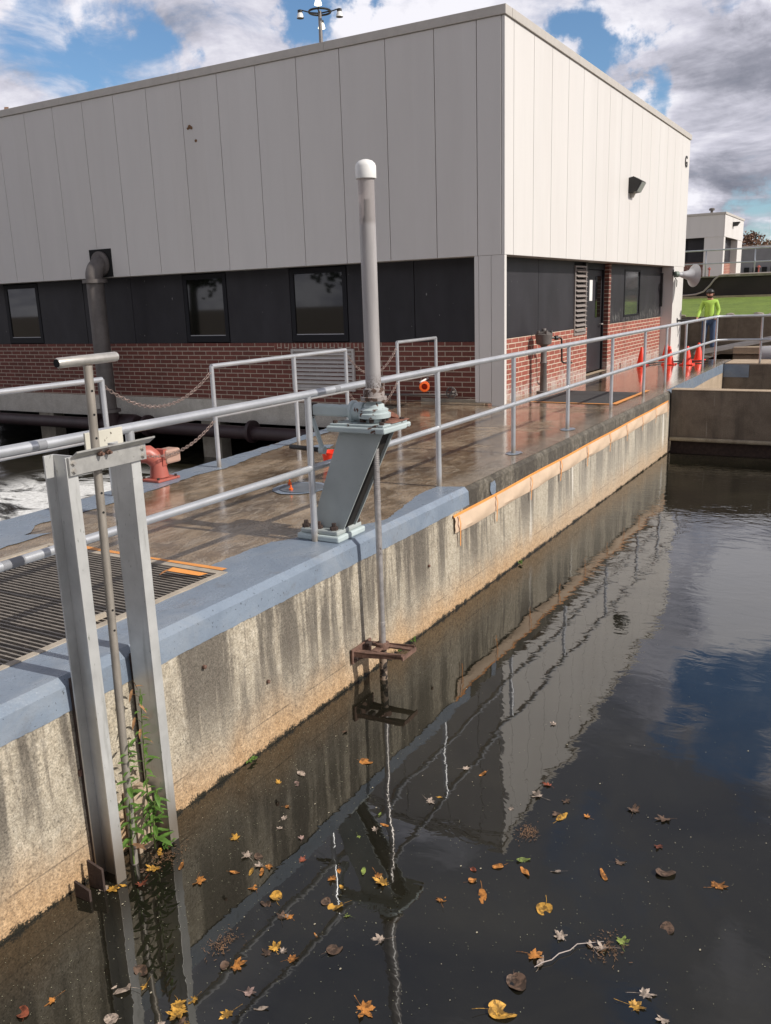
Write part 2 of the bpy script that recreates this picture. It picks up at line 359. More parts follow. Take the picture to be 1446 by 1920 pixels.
M = {}
M['panel'] = mat('panel', fn=panel_fn((.66, .632, .60)))
M['flash'] = mat('flash', (.50, .465, .42), .5, var=.06)
M['groove'] = mat('groove', (.10, .09, .08), .9)
M['charcoal'] = mat('charcoal', fn=charcoal_fn)
M['frame'] = mat('frame', (.015, .015, .018), .55, spec=.2)
M['glass'] = mat('glass', (.006, .007, .006), .03, spec=.7)
M['brick'] = mat('brick', fn=brick_fn((.30, .085, .058), (.235, .066, .045), (.56, .46, .36), white=True))
M['brick_shaded'] = mat('brick_shaded', fn=brick_fn((.165, .050, .036), (.125, .040, .029), (.40, .33, .26)))  # copy of the brick for shaded faces, shade put into the colour
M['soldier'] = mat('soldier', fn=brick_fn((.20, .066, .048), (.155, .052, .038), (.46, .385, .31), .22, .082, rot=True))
M['wallconc'] = mat('wallconc', fn=wallconc_fn)
M['deck'] = mat('deck', fn=deck_fn)
M['coating'] = mat('coating', fn=coating_fn)
M['water'] = mat('water', fn=water_fn)
M['foamwater'] = mat('foamwater', fn=foamwater_fn)
M['conc_light'] = mat('conc_light', fn=plainconc_fn((.42, .39, .335), (.56, .53, .47), .12))
M['conc'] = mat('conc', fn=plainconc_fn((.24, .21, .165), (.40, .36, .29)))
M['conc_brown'] = mat('conc_brown', fn=plainconc_fn((.11, .085, .062), (.205, .165, .125), .5))
M['conc_tan'] = mat('conc_tan', fn=plainconc_fn((.33, .25, .17), (.46, .36, .26), .1))
M['rail'] = mat('rail', fn=rail_fn)
M['channel'] = mat('channel', fn=channel_fn)
M['alu'] = mat('alu', (.50, .49, .46), .42, .5, var=.18, vscale=20, dark=(.16, .15, .10), dscale=16, damt=.38)
M['oldtube'] = mat('oldtube', (.34, .305, .26), .5, .35, var=.2, vscale=30, dark=(.14, .10, .07), dscale=12, damt=.38, stretch=(1, 1, .3))
M['handle'] = mat('handle', (.58, .55, .50), .32, .6, var=.15, vscale=20, dark=(.2, .16, .11), dscale=14, damt=.4)
M['hole'] = mat('hole', (.008, .008, .008), .9)
M['green'] = mat('green', fn=chipped_fn((.38, .415, .405), (.14, .075, .05), .30, 9))
M['green_worn'] = mat('green_worn', fn=chipped_fn((.47, .54, .54), (.14, .07, .048), .40, 11))
M['rust'] = mat('rust', (.15, .085, .062), .85, var=.45, vscale=22, bump=.5, bscale=60)
M['rust_red'] = mat('rust_red', (.24, .105, .07), .8, var=.3, vscale=30, bump=.5, bscale=60)
M['darkrust'] = mat('darkrust', (.05, .032, .026), .85, var=.4, vscale=22, bump=.5, bscale=50)
M['rod'] = mat('rod', (.50, .47, .45), .33, .6, var=.2, vscale=30, dark=(.10, .07, .055), dscale=14, damt=.42)
M['sleeve'] = mat('sleeve', fn=sleeve_fn)
M['cap'] = mat('cap', (.80, .79, .76), .4, var=.04)
M['pipe'] = mat('pipe', (.125, .110, .102), .55, var=.2, vscale=6)
M['pipe_dark'] = mat('pipe_dark', (.042, .024, .026), .5, var=.3, vscale=3)
M['redvalve'] = mat('redvalve', fn=chipped_fn((.42, .115, .085), (.13, .06, .045), .36, 13, .4))
M['tanvalve'] = mat('tanvalve', fn=chipped_fn((.42, .27, .21), (.35, .09, .07), .40, 10, .5))
M['orange_tape'] = mat('orange_tape', (.76, .31, .075), .5, var=.1)
M['paper'] = mat('paper', (.60, .45, .32), .75, var=.08, vscale=5, bump=.3, bscale=12)
M['cone'] = mat('cone', (.90, .045, .015), .4)
M['orange'] = mat('orange', (.90, .14, .02), .4)
M['black'] = mat('black', (.022, .021, .020), .5, var=.2)
M['matdark'] = mat('matdark', (.048, .047, .048), .75, var=.2, vscale=10, bump=.3, bscale=90)
M['lampgrey'] = mat('lampgrey', (.42, .42, .44), .45)
M['lens'] = mat('lens', (.35, .36, .36), .25)
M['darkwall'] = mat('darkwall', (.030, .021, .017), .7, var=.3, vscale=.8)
M['cord'] = mat('cord', (.45, .38, .34), .6)
M['grate'] = mat('grate', (.30, .265, .225), .55, .4, var=.25, vscale=12)
M['grateframe'] = mat('grateframe', (.40, .345, .275), .7, var=.2, vscale=12)
M['hivis'] = mat('hivis', (.38, .58, .09), .8, var=.08, vscale=10)
M['skin'] = mat('skin', (.42, .20, .14), .6)
M['jeans'] = mat('jeans', (.045, .075, .14), .9, var=.25, vscale=12)
M['stemgreen'] = mat('stemgreen', (.12, .17, .04), .6)
M['leafgreen'] = mat('leafgreen', (.085, .17, .028), .5, var=.35, vscale=25)
M['deadleaf'] = mat('deadleaf', (.22, .12, .06), .8, var=.4, vscale=30)
M['grass'] = mat('grass', fn=grass_fn)
M['bark'] = mat('bark', (.09, .065, .045), .9, var=.3)
M['stone'] = mat('stone', (.30, .26, .21), .9, var=.3)
for nm, c in dict(yellow=(.58, .31, .05), orange=(.52, .21, .045), red=(.30, .08, .04), brown=(.14, .085, .055), pale=(.44, .35, .28), pink=(.40, .27, .23), lime=(.22, .28, .06)).items():
    M['leaf_'+nm] = mat('leaf_'+nm, c, .55, var=.4, vscale=38, dark=tuple(v*.32 for v in c), dscale=30, damt=.53, bump=.4, bscale=60)

# ------------------------------------------------------------------ builders
ORG = {}
class MB:
    def __init__(s): s.bm = bmesh.new(); s.smooth = set()
    def face(s, pts, smooth=False):
        vs = [s.bm.verts.new(p) for p in pts]
        f = s.bm.faces.new(vs); f.smooth = smooth; return f
    def box(s, x0, x1, y0, y1, z0, z1, bev=0.0):
        g = bmesh.ops.create_cube(s.bm, size=1)['verts']
        for v in g: v.co = Vector(((x0+x1)/2+v.co.x*(x1-x0), (y0+y1)/2+v.co.y*(y1-y0), (z0+z1)/2+v.co.z*(z1-z0)))
        if bev:
            ed = list({e for v in g for e in v.link_edges})
            bmesh.ops.bevel(s.bm, geom=ed, offset=bev, segments=2, affect='EDGES', profile=.5)
        return s
    def prism(s, poly, vec):
        vec = Vector(vec); a = [s.bm.verts.new(p) for p in poly]; b = [s.bm.verts.new(Vector(p)+vec) for p in poly]
        n = len(a); fs = [s.bm.faces.new(a), s.bm.faces.new(b[::-1])]
        for i in range(n): fs.append(s.bm.faces.new((a[i], b[i], b[(i+1) % n], a[(i+1) % n])))
        bmesh.ops.recalc_face_normals(s.bm, faces=fs)
        return s
    def tube(s, pts, r, seg=12, caps=True):
        pts = [Vector(p) for p in pts]; rr = r if isinstance(r, (list, tuple)) else [r]*len(pts)
        rings = []; ref = None
        for i, p in enumerate(pts):
            if i == 0: d = pts[1]-p
            elif i == len(pts)-1: d = p-pts[i-1]
            else: d = (pts[i+1]-p).normalized()+(p-pts[i-1]).normalized()
            d.normalize()
            if ref is None: ref = Vector((0, 0, 1)) if abs(d.z) < .9 else Vector((1, 0, 0))
            a = d.cross(ref).normalized(); b = a.cross(d); ref = b
            k = 1.0
            if 0 < i < len(pts)-1:
                k = 1/max(.5, abs(d.dot((pts[i+1]-p).normalized())))
            rings.append([s.bm.verts.new(p+(a*math.cos(t)+b*math.sin(t))*rr[i]*k) for t in [2*math.pi*j/seg for j in range(seg)]])
        fs = []
        for i in range(len(rings)-1):
            for j in range(seg):
                f = s.bm.faces.new((rings[i][j], rings[i][(j+1) % seg], rings[i+1][(j+1) % seg], rings[i+1][j])); f.smooth = True; fs.append(f)
        if caps: fs += [s.bm.faces.new(rings[0][::-1]), s.bm.faces.new(rings[-1])]
        bmesh.ops.recalc_face_normals(s.bm, faces=fs)
        return s
    def lathe(s, prof, c=(0, 0, 0), axis='Z', seg=24, smooth=True):
        c = Vector(c); rings = []
        q = {'Z': Matrix.Identity(3), 'X': Matrix.Rotation(R(90), 3, 'Y'), 'Y': Matrix.Rotation(R(-90), 3, 'X')}.get(axis) if isinstance(axis, str) else None
        if q is None: q = Vector(axis).to_track_quat('Z', 'Y').to_matrix()
        for r, h in prof:
            rings.append([s.bm.verts.new(c+q @ Vector((max(r, 1e-4)*math.cos(2*math.pi*j/seg), max(r, 1e-4)*math.sin(2*math.pi*j/seg), h))) for j in range(seg)])
        fs = []
        for i in range(len(rings)-1):
            for j in range(seg):
                f = s.bm.faces.new((rings[i][j], rings[i][(j+1) % seg], rings[i+1][(j+1) % seg], rings[i+1][j])); f.smooth = smooth; fs.append(f)
        fs += [s.bm.faces.new(rings[0][::-1]), s.bm.faces.new(rings[-1])]
        bmesh.ops.recalc_face_normals(s.bm, faces=fs)
        return s
    def build(s, name, m, parent=None, org=None, sharp=35):
        bm = s.bm
        o3 = ORG.get(parent, Vector((0, 0, 0))) if org is None else Vector(org)
        bm.normal_update()
        uv = bm.loops.layers.uv.new('UVMap')
        for f in bm.faces:
            n = f.normal; ax = max(range(3), key=lambda i: abs(n[i]))
            for l in f.loops:
                p = l.vert.co
                l[uv].uv = (p.y, p.z) if ax == 0 else ((p.x, p.z) if ax == 1 else (p.x, p.y))
        for v in bm.verts: v.co -= o3
        for e in bm.edges:
            if len(e.link_faces) == 2 and e.calc_face_angle(0) > R(sharp): e.smooth = False
        me = bpy.data.meshes.new(name); bm.to_mesh(me); bm.free(); me.materials.append(m)
        o = bpy.data.objects.new(name, me); COL.objects.link(o)
        if parent is not None: o.parent = parent
        else: o.location = o3
        ORG[o] = o3
        return o

def tag(o, label, cat, group=None):
    o['label'] = label; o['category'] = cat
    if group: o['group'] = group
    return o
def struct(o, kind='structure'): o['kind'] = kind; return o
def thing(name, label, cat, loc=(0, 0, 0), group=None):
    o = bpy.data.objects.new(name, None); COL.objects.link(o); o.location = loc; o.empty_display_size = .2
    ORG[o] = Vector(loc); tag(o, label, cat, group); return o
def copy_tree(o, loc=None, rot=None, parent=None):
    c = o.copy(); COL.objects.link(c); c.parent = parent
    if loc is not None: c.location = loc
    if rot is not None: c.rotation_euler = rot
    for ch in list(o.children): copy_tree(ch, parent=c)
    return c

# ================================================================== SETTING
WZ = -1.05      # main basin water level
PX0, PX1 = -12.0, 30.0
# deck surface, cut round the grating pit and left basin
m_ = MB()
def quad(mb, x0, x1, y0, y1, z=0.0): mb.face([(x0, y0, z), (x1, y0, z), (x1, y1, z), (x0, y1, z)])
quad(m_, PX0, 15.2, 3.24, 3.56); quad(m_, 15.2, 22.3, 3.31, 3.56)
quad(m_, 4.0, 22.3, 3.56, 5.0); quad(m_, PX0, 4.0, 5.24, 6.15)
m_.face([(4.0, 5.0, 0), (12.3, 5.0, 0), (12.3, 6.72, 0), (11.2, 6.66, 0), (7.6, 6.38, 0), (4.0, 6.2, 0)])
quad(m_, 12.3, 13.6, 5.0, 8.0); quad(m_, 13.6, 30, 5.0, 5.6); quad(m_, 22.3, 30, 3.9, 5.0); quad(m_, 24.9, 30, 5.6, 18.0); quad(m_, 24.2, 30, -12, 3.9)
struct(m_.build('walkway', M['deck']))
# pit under the grating
m_ = MB(); m_.face([(PX0, 3.5, -.9), (4.1, 3.5, -.9), (4.1, 5.3, -.9), (PX0, 5.3, -.9)])
m_.face([(4.004, 3.55, 0), (4.004, 5.25, 0), (4.004, 5.25, -.9), (4.004, 3.55, -.9)])
m_.face([(PX0, 5.243, 0), (4.0, 5.243, 0), (4.0, 5.243, -.9), (PX0, 5.243, -.9)])
m_.face([(PX0, 3.557, 0), (4.0, 3.557, 0), (4.0, 3.557, -.9), (PX0, 3.557, -.9)])
struct(m_.build('pit_floor', M['hole']))

# water
m_ = MB(); quad(m_, -14, 15.1, -14, 3.25, WZ); struct(m_.build('water', M['water']))
m_ = MB(); quad(m_, 15.3, 21.1, -14, 3.35, WZ); struct(m_.build('water', M['water']))
m_ = MB(); quad(m_, -14, 17.0, 6.1, 30, -1.25); struct(m_.build('water', M['foamwater']))
# big ground sheet below everything, grass bank, upper ground
m_ = MB(); quad(m_, -600, 600, -600, 600, -2.6); struct(m_.build('ground', M['conc_brown']))
m_ = MB()
NX, NY = 12, 50
gv = [[m_.bm.verts.new((28.2+9.8*i/NX, -25+60*j/NY, .84+.47*i/NX+.05*math.sin(i*1.3+j*.7)*math.sin(j*.37)*(1 if 0 < i < NX else 0))) for j in range(NY+1)] for i in range(NX+1)]
for i in range(NX):
    for j in range(NY): m_.bm.faces.new((gv[i][j], gv[i+1][j], gv[i+1][j+1], gv[i][j+1])).smooth = True
struct(m_.build('grass', M['grass']))
m_ = MB(); m_.prism([(38.35, -60, 2.06), (38.35, 120, 2.06), (400, 120, 2.06), (400, -60, 2.06)], (0, 0, -.3)); struct(m_.build('upper_ground', M['conc']))

# ------------------------------------------------------------------ basin walls
t = thing('basin_wall', 'long streaked concrete basin wall carrying the wet walkway, blue coating along its near rim', 'wall', (6, 3.2, WZ))
m_ = MB()
prof = [(3.56, -.003), (3.238, -.003), (3.200, -.040), (3.197, -.10), (3.165, -2.0), (3.56, -2.0)]
def extr(mb, prof, x0, x1, n):
    rows = [[mb.bm.verts.new((x0+(x1-x0)*i/n, y, z)) for (y, z) in prof] for i in range(n+1)]
    for i in range(n):
        for j in range(len(prof)-1):
            mb.bm.faces.new((rows[i][j], rows[i+1][j], rows[i+1][j+1], rows[i][j+1]))
    mb.bm.faces.new(rows[0]); mb.bm.faces.new(rows[-1][::-1])
    bmesh.ops.recalc_face_normals(mb.bm, faces=mb.bm.faces[:])
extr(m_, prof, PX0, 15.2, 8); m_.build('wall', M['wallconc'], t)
# blue coating over the rim: follows the rim profile 3 mm proud, with a brushed lower edge
m_ = MB(); rng = random.Random(3); rows = []; n = 300; x0, x1 = 0.4, 6.93
def jag(x): return .004*math.sin(x*4.1)+.003*math.sin(x*23.7+1)+rng.uniform(-.005, .005)
for i in range(n+1):
    x = x0+(x1-x0)*i/n
    if x < 3.3: w = 3.585+jag(x)
    elif x < 3.98: w = 3.552+.004*math.sin(x*20)
    elif x < 4.75: w = 3.77+jag(x)*1.6-.12*max(0, x-4.45)
    elif x < 5.1: w = 3.71+jag(x)-.5*(x-4.75)**1
    elif x < 5.6: w = 3.53-.46*(x-5.1)+jag(x)
    else: w = 3.30+.17*min(1, (x-5.6)/.9)+jag(x)*1.4
    if i > n-4: w -= .06*(i-n+4)
    zl = -.162+jag(x)*.45
    rows.append([m_.bm.verts.new(p) for p in ((x, w, .004), (x, 3.27, .004), (x, 3.236, .003), (x, 3.1965, -.037), (x, 3.1925, -.10), (x, 3.190, zl))])
for i in range(n):
    for j in range(5): f = m_.bm.faces.new((rows[i][j], rows[i+1][j], rows[i+1][j+1], rows[i][j+1]))
bmesh.ops.recalc_face_normals(m_.bm, faces=m_.bm.faces[:])
for f in m_.bm.faces:
    if f.normal.z < -.5: f.normal_flip()
m_.build('paint_coat', M['coating'], t, sharp=50)
m_ = MB()   # stray dab of blue further along
dab = [(7.42, 3.1905, -.055), (7.52, 3.1905, -.05), (7.55, 3.190, -.10), (7.545, 3.1885, -.17), (7.50, 3.188, -.185), (7.44, 3.1885, -.175), (7.40, 3.189, -.12)]
m_.face(dab); m_.build('paint_dab', M['coating'], t)
# black streaks of algae are in the material; small bolts on the wall face
m_ = MB()
for (x, z) in ((3.9, -.62), (6.1, -.50), (3.35, -.3)): m_.lathe([(.012, 0), (.012, .014), (.006, .018)], (x, 3.186, z), (0, -1, 0), 8)
m_.build('anchor_bolts', M['rust'], t)

t = thing('basin_wall', 'short concrete basin wall with pale run-off beyond the cross wall, painted blue along its top', 'wall', (18, 3.3, WZ))
MB().box(15.2, 21.0, 3.3, 3.56, -2, -.003).build('wall', M['conc_tan'], t)
MB().prism([(15.25, 3.296, .002), (20.95, 3.296, .002), (20.95, 3.296, -.20), (19.5, 3.296, -.19), (17.2, 3.296, -.215), (15.25, 3.296, -.2)], (0, .003, 0)).build('paint_coat', M['coating'], t)
t = thing('cross_wall', 'brown stained concrete cross wall closing the far end of the basin', 'wall', (15.2, 1, WZ))
MB().box(15.1, 15.35, -14, 3.18, -.78, .02, .012).build('wall', M['conc_brown'], t)
MB().box(15.09, 15.37, -14, 3.18, .022, .034).build('top_edge', M['conc_tan'], t)
MB().box(15.25, 15.34, -14, 3.19, -2, -.78).build('lower_wall', M['darkrust'], t)  # dark colour stands in for the shaded gap below the wall
MB().tube([(15.06, -14, -.80), (15.06, 3.16, -.80)], .035, 10).build('ledge_pipe', M['conc'], t)
t = thing('cross_wall', 'tan topped concrete cross wall at the bend of the railing', 'wall', (21.6, 1, WZ))
MB().box(21.0, 22.3, -14, 3.3, -2, -.02, .01).build('wall', M['conc_brown'], t)
MB().box(21.02, 22.28, -14, 3.28, -.018, .006).build('top_slab', M['conc_tan'], t)
MB().box(20.99, 20.997, 2.75, 3.29, -.3, -.01).build('paint_patch', M['coating'], t)
# deck support walls on the left basin side and body of the deck
tag(MB().prism([(PX0, 6.147, -.003), (4.0, 6.19, -.003), (7.6, 6.375, -.003), (11.2, 6.655, -.003), (12.75, 6.71, -.003), (12.75, 6.4, -.003), (PX0, 5.9, -.003)], (0, 0, -2)).build('basin_wall', M['conc']),
    'concrete wall under the left edge of the walkway, dropping to the foaming water', 'wall')
# far edge of pool (right side, behind the viewer)
tag(MB().box(-14, 22, -14.4, -14, -2, .02).build('basin_wall', M['conc']), 'far side concrete basin wall to the right of the frame', 'wall')
tag(MB().box(-14.3, -14, -14, 6, -2, .02).build('basin_wall', M['conc']), 'near end concrete basin wall behind the viewer', 'wall')

# coating patches on the deck surface (a sheet 4 mm up)
def sheet(name, poly, m, z, parent=None, rough=0.0, rs=1):
    rng = random.Random(rs); pts = []
    for i, p in enumerate(poly):
        q = poly[(i+1) % len(poly)]; L = math.dist(p, q); k = max(1, int(L/.07)) if rough else 1
        for j in range(k):
            f = j/k; n = (-(q[1]-p[1])/max(L, 1e-6), (q[0]-p[0])/max(L, 1e-6)); d = rng.gauss(0, rough)
            pts.append((p[0]+(q[0]-p[0])*f+n[0]*d, p[1]+(q[1]-p[1])*f+n[1]*d, z))
    mb = MB(); mb.face(pts); f = mb.bm.faces[:][0] if False else None
    mb.bm.normal_update()
    for f in mb.bm.faces:
        if f.normal.z < 0: f.normal_flip()
    return mb.build(name, m, parent)
struct(sheet('floor_coating', [(2, 5.30), (3.7, 5.47), (4.25, 5.49), (4.12, 5.62), (4.42, 5.84), (5.0, 5.80), (6.1, 5.93), (6.45, 5.99), (6.85, 5.93), (7.25, 6.04), (8.0, 6.18), (9.2, 6.3), (11.2, 6.5),
        (11.2, 6.645), (7.6, 6.365), (4.0, 6.18), (2, 6.15)], M['coating'], .005, rough=.008, rs=5))
struct(sheet('floor_coating', [(8.05, 5.72), (8.3, 5.60), (8.5, 5.68), (8.42, 5.86), (8.2, 5.92)], M['coating'], .005, rough=.008, rs=6))
# pale rings of coating round the posts
for x in (8.68, 10.5):
    m_ = MB(); m_.face([(x+.13*math.cos(a)*random.uniform(.8, 1.15), 3.46+.09*math.sin(a)*random.uniform(.8, 1.15), .005) for a in [2*math.pi*i/16 for i in range(16)]])
    struct(m_.build('floor_coating', M['coating']))

# ------------------------------------------------------------------ grating
t = thing('floor_grating', 'large steel bar floor grating set in the walkway behind the gate frame', 'grating', (3, 4.4, 0))
m_ = MB(); x = 1.0
while x < 3.96:
    m_.box(x, x+.012, 3.60, 5.20, -.034, -.001); x += .0365
m_.build('bearing_bars', M['grate'], t)
m_ = MB(); y = 3.64
while y < 5.2:
    m_.box(.95, 3.97, y, y+.005, -.026, -.014); y += .1
m_.build('cross_rods', M['grate'], t)
m_ = MB(); m_.box(.9, 4.03, 3.556, 3.60, -.03, .009); m_.box(.9, 4.03, 5.20, 5.243, -.03, .009); m_.box(3.975, 4.03, 3.6, 5.2, -.03, .009)
m_.box(3.05, 3.35, 3.535, 3.556, .004, .012); m_.build('frame', M['grateframe'], t)
MB().box(2.95, 3.12, 3.66, 3.675, .0, .03).build('lifting_lug', M['grateframe'], t)
tag(sheet('masking_tape', [(4.03, 3.60), (4.08, 3.60), (4.06, 4.3), (4.075, 4.95), (4.02, 4.95), (4.03, 4.2)], M['orange_tape'], .013), 'strip of orange tape along the far edge of the floor grating', 'tape')
m_ = MB(); m_.face([(3.88, 3.66, .014), (3.93, 3.63, .018), (3.86, 3.86, .05), (3.80, 3.85, .045)]); m_.face([(3.80, 3.85, .045), (3.86, 3.86, .05), (3.84, 3.93, .02), (3.77, 3.90, .016)])
tag(m_.build('tape_scrap', M['orange_tape']), 'loose folded scrap of orange tape lying on the corner of the grating', 'tape')

# ================================================================== MAIN BUILDING
CX, CY, SOF, TOP = 12.465, 5.125, 2.262, 5.61
WX, WY = 12.80, 5.42        # recessed lower walls
b_ = thing('building', 'big building with pale metal upper panels overhanging a dark window band and red brick base', 'building', (18, 10, 0))
FX1, FY1 = 25.25, 24.0
def fascia_x(seams):     # panels on the face looking at -X
    mb = MB()
    for a, c in zip(seams[:-1], seams[1:]): mb.box(CX, CX+.05, a+.0055, c-.0055, SOF+.0, TOP-.13, .003)
    return mb
def fascia_y(seams):
    mb = MB()
    for a, c in zip(seams[:-1], seams[1:]): mb.box(a+.006, c-.006, CY, CY+.05, SOF, TOP-.13, .003)
    return mb
ys = [CY+.052, 5.56, 6.242]; 
while ys[-1] < FY1-.9: ys.append(ys[-1]+.8265)
ys.append(FY1)
fascia_x(ys).build('metal_panels', M['panel'], b_)
xs = [CX, 12.82]
while xs[-1] < FX1-1.0: xs.append(xs[-1]+.822)
xs.append(FX1)
fascia_y(xs).build('metal_panels', M['panel'], b_)
m_ = MB(); m_.box(CX+.03, CX+.2, CY+.06, FY1, SOF+.01, TOP-.1); m_.box(CX+.2, FX1-.01, CY+.03, CY+.2, SOF+.01, TOP-.1)
m_.box(FX1-.2, FX1, CY+.2, FY1, SOF+.01, TOP-.1); m_.box(CX+.2, FX1-.2, FY1-.2, FY1, SOF+.01, TOP-.1); m_.build('panel_backing', M['groove'], b_)
m_ = MB(); m_.box(CX+.2, FX1-.2, CY+.2, FY1-.2, TOP-.35, TOP-.25); m_.build('roof', M['conc'], b_)
m_ = MB(); m_.box(CX+.052, FX1-.01, CY+.052, FY1, SOF-.001, SOF+.02); m_.build('soffit', M['flash'], b_)
m_ = MB()
yy = CY-.03
for k in range(5): m_.box(CX-.03, CX+.22, yy+.003, min(yy+3.05, FY1), TOP-.125, TOP, .004); yy += 3.05
for k in range(2): m_.box(CX-.03, CX+.22, yy+.003, min(yy+3.05, FY1), TOP-.125, TOP, .004); yy += 3.05
xx = CX+.22
while xx < FX1: m_.box(xx+.003, min(xx+3.05, FX1+.03), CY-.03, CY+.22, TOP-.125, TOP, .004); xx += 3.05
m_.build('roof_flashing', M['flash'], b_)
m_ = MB(); rgn = random.Random(4)
for (yy_, zz_, r_) in ((11.05, 4.72, .034), (11.01, 4.70, .026), (11.09, 4.695, .02)): m_.lathe([(r_, 0), (r_*.9, .015), (r_*.4, .03)], (CX-.0005, yy_, zz_), (-1, 0, 0), 9)
m_.build('mud_nest', M['deadleaf'], b_)
MB().lathe([(.026, 0), (.022, .015), (.01, .025)], (CX-.0005, 10.93, 4.48), (-1, 0, 0), 9).build('mud_nest', M['deadleaf'], b_)
# corner columns
m_ = MB()
for a, c in ((CY+.002, 5.34), (5.346, 5.545), (5.551, 5.62)): m_.box(CX+.004, CX+.05, a, c, .05 if a > 5.3 else .0, SOF-.003, .003)
m_.box(CX+.05, CX+.09, CY+.004, 5.615, .03, SOF-.003)
m_.build('corner_column', M['panel'], b_)
m_ = MB(); m_.box(23.98, 24.52, CY+.004, WY+.3, 0, SOF-.003, .003); m_.box(24.526, 25.18, CY+.004, WY+.3, 0, SOF-.003, .003); m_.build('end_column', M['panel'], b_)
# left lower wall (faces -X)
MB().box(WX, WX+.25, 5.55, FY1, -.10, .965).build('brick_wall', M['brick_shaded'], b_)
MB().box(WX-.02, WX+.3, 6.75, FY1, -.53, -.102).build('foundation_beam', M['conc_light'], b_)
MB().box(WX-.03, WX+.3, 5.60, 6.75, -.25, .055, .01).build('foundation_kerb', M['conc'], b_)
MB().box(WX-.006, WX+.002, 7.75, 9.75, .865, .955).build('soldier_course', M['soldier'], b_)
wins = [(8.14, 9.34), (10.78, 11.85), (15.98, 17.1), (19.9, 21.0)]
m_ = MB(); edges = [5.55, 6.9, 7.95]
segs = []; y0 = 5.55
for a, c in wins: segs += [(y0, a)]; y0 = c
segs.append((y0, FY1))
for a, c in segs:
    k = max(1, round((c-a)/1.3)); 
    for i in range(k): MB().box(WX+.01, WX+.06, a+(c-a)*i/k+.006, a+(c-a)*(i+1)/k-.006, .967, SOF-.003, .003).build('dark_panel', M['charcoal'], b_)
MB().box(WX+.06, WX+.1, 5.55, FY1, .967, SOF).build('wall_backing', M['hole'], b_)
for a, c in wins:
    fr = MB(); z0, z1 = .985, SOF-.03; w = .085
    fr.box(WX+.004, WX+.05, a+.01, a+.01+w, z0, z1); fr.box(WX+.004, WX+.05, c-w-.01, c-.01, z0, z1)
    fr.box(WX+.004, WX+.05, a+.01+w, c-.01-w, z0, z0+w*1.4); fr.box(WX+.004, WX+.05, a+.01+w, c-.01-w, z1-w, z1)
    f = fr.build('window', M['frame'], b_)
    MB().box(WX+.02, WX+.03, a+.01+w, c-.01-w, z0+w*1.4, z1-w).build('pane', M['glass'], f)
    tr = MB(); tr.box(WX+.012, WX+.019, a+w+.012, c-w-.012, z0+w*1.4, z0+w*1.4+.014); 
    tr.build('glazing_bead', M['lampgrey'], f)
# louvre in the brick, left wall
def louver(x, y0, y1, z0, z1, parent, n=9):
    fr = MB(); w = .045
    fr.box(x-.03, x+.03, y0, y0+w, z0, z1); fr.box(x-.03, x+.03, y1-w, y1, z0, z1); fr.box(x-.03, x+.03, y0+w, y1-w, z1-w, z1); fr.box(x-.03, x+.03, y0+w, y1-w, z0, z0+w)
    f = fr.build('louver', M['louv'], parent)
    s = MB(); h = (z1-z0-2*w)/n
    for i in range(n):
        z = z0+w+h*i
        s.prism([(x-.028, y0+w, z+.01), (x-.022, y0+w, z+.004), (x+.03, y0+w, z+h*.95), (x+.024, y0+w, z+h)], (0, y1-y0-2*w, 0))
    s.build('slats', M['louv'], f)
    MB().box(x+.031, x+.04, y0+w, y1-w, z0+w, z1-w).build('backing', M['hole'], f)
M['louv'] = mat('louv', (.52, .49, .46), .5, var=.08)
louver(WX-.012, 8.03, 9.36, .13, .86, b_)
# right lower wall (faces -Y)
def bx(x0, x1, z0, z1, mm, name, y0=WY, y1=WY+.25, bev=0): return MB().box(x0, x1, y0, y1, z0, z1, bev).build(name, mm, b_)
DX0, DX1 = 17.55, 19.05
bx(WX+.25, DX0, -.05, .985, M['brick'], 'brick_wall'); bx(DX1, 23.98, -.05, .985, M['brick'], 'brick_wall')
for a, c, e, g in ((12.9, 14.72, .988, SOF-.003), (14.732, 16.68, .988, SOF-.003), (17.42, DX0, .988, SOF-.003), (19.2, 20.30, .988, SOF-.003), (21.72, 23.975, .988, SOF-.003), (20.302, 21.718, .988, 1.10), (20.302, 21.718, 2.15, SOF-.003)):
    MB().box(a, c, WY+.004, WY+.06, e, g, .003).build('dark_panel', M['charcoal'], b_)
MB().box(12.9, 17.5, WY+.07, WY+.12, .99, SOF-.003).build('wall_backing', M['hole'], b_)
bx(DX1, DX1+.15, .99, SOF-.004, M['brick_shaded'], 'brick_pier', WY+.0, WY+.5)
bx(DX1, DX1+.15, -.05, .985, M['brick_shaded'], 'brick_pier', WY+.252, WY+.5)
# tall louvre
fr = MB(); fr.box(16.69, 16.73, WY-.02, WY+.05, .86, 2.18); fr.box(17.37, 17.41, WY-.02, WY+.05, .86, 2.18); fr.box(16.73, 17.37, WY-.02, WY+.05, .86, .93); fr.box(16.73, 17.37, WY-.02, WY+.05, 2.15, 2.18)
f = fr.build('louver', M['louvbrown'] if 'louvbrown' in M else mat('louvbrown', (.27, .235, .215), .5, var=.1), b_)
s = MB(); n = 13; h = 1.22/n
for i in range(n):
    z = .93+h*i; s.prism([(16.73, WY-.06, z+.004), (16.73, WY-.05, z+.0), (16.73, WY+.04, z+h*.62), (16.73, WY+.03, z+h*.70)], (.64, 0, 0))
s.build('slats', mat('louvbrown'), f); MB().box(16.73, 17.37, WY+.045, WY+.055, .93, 2.15).build('backing', M['hole'], f)
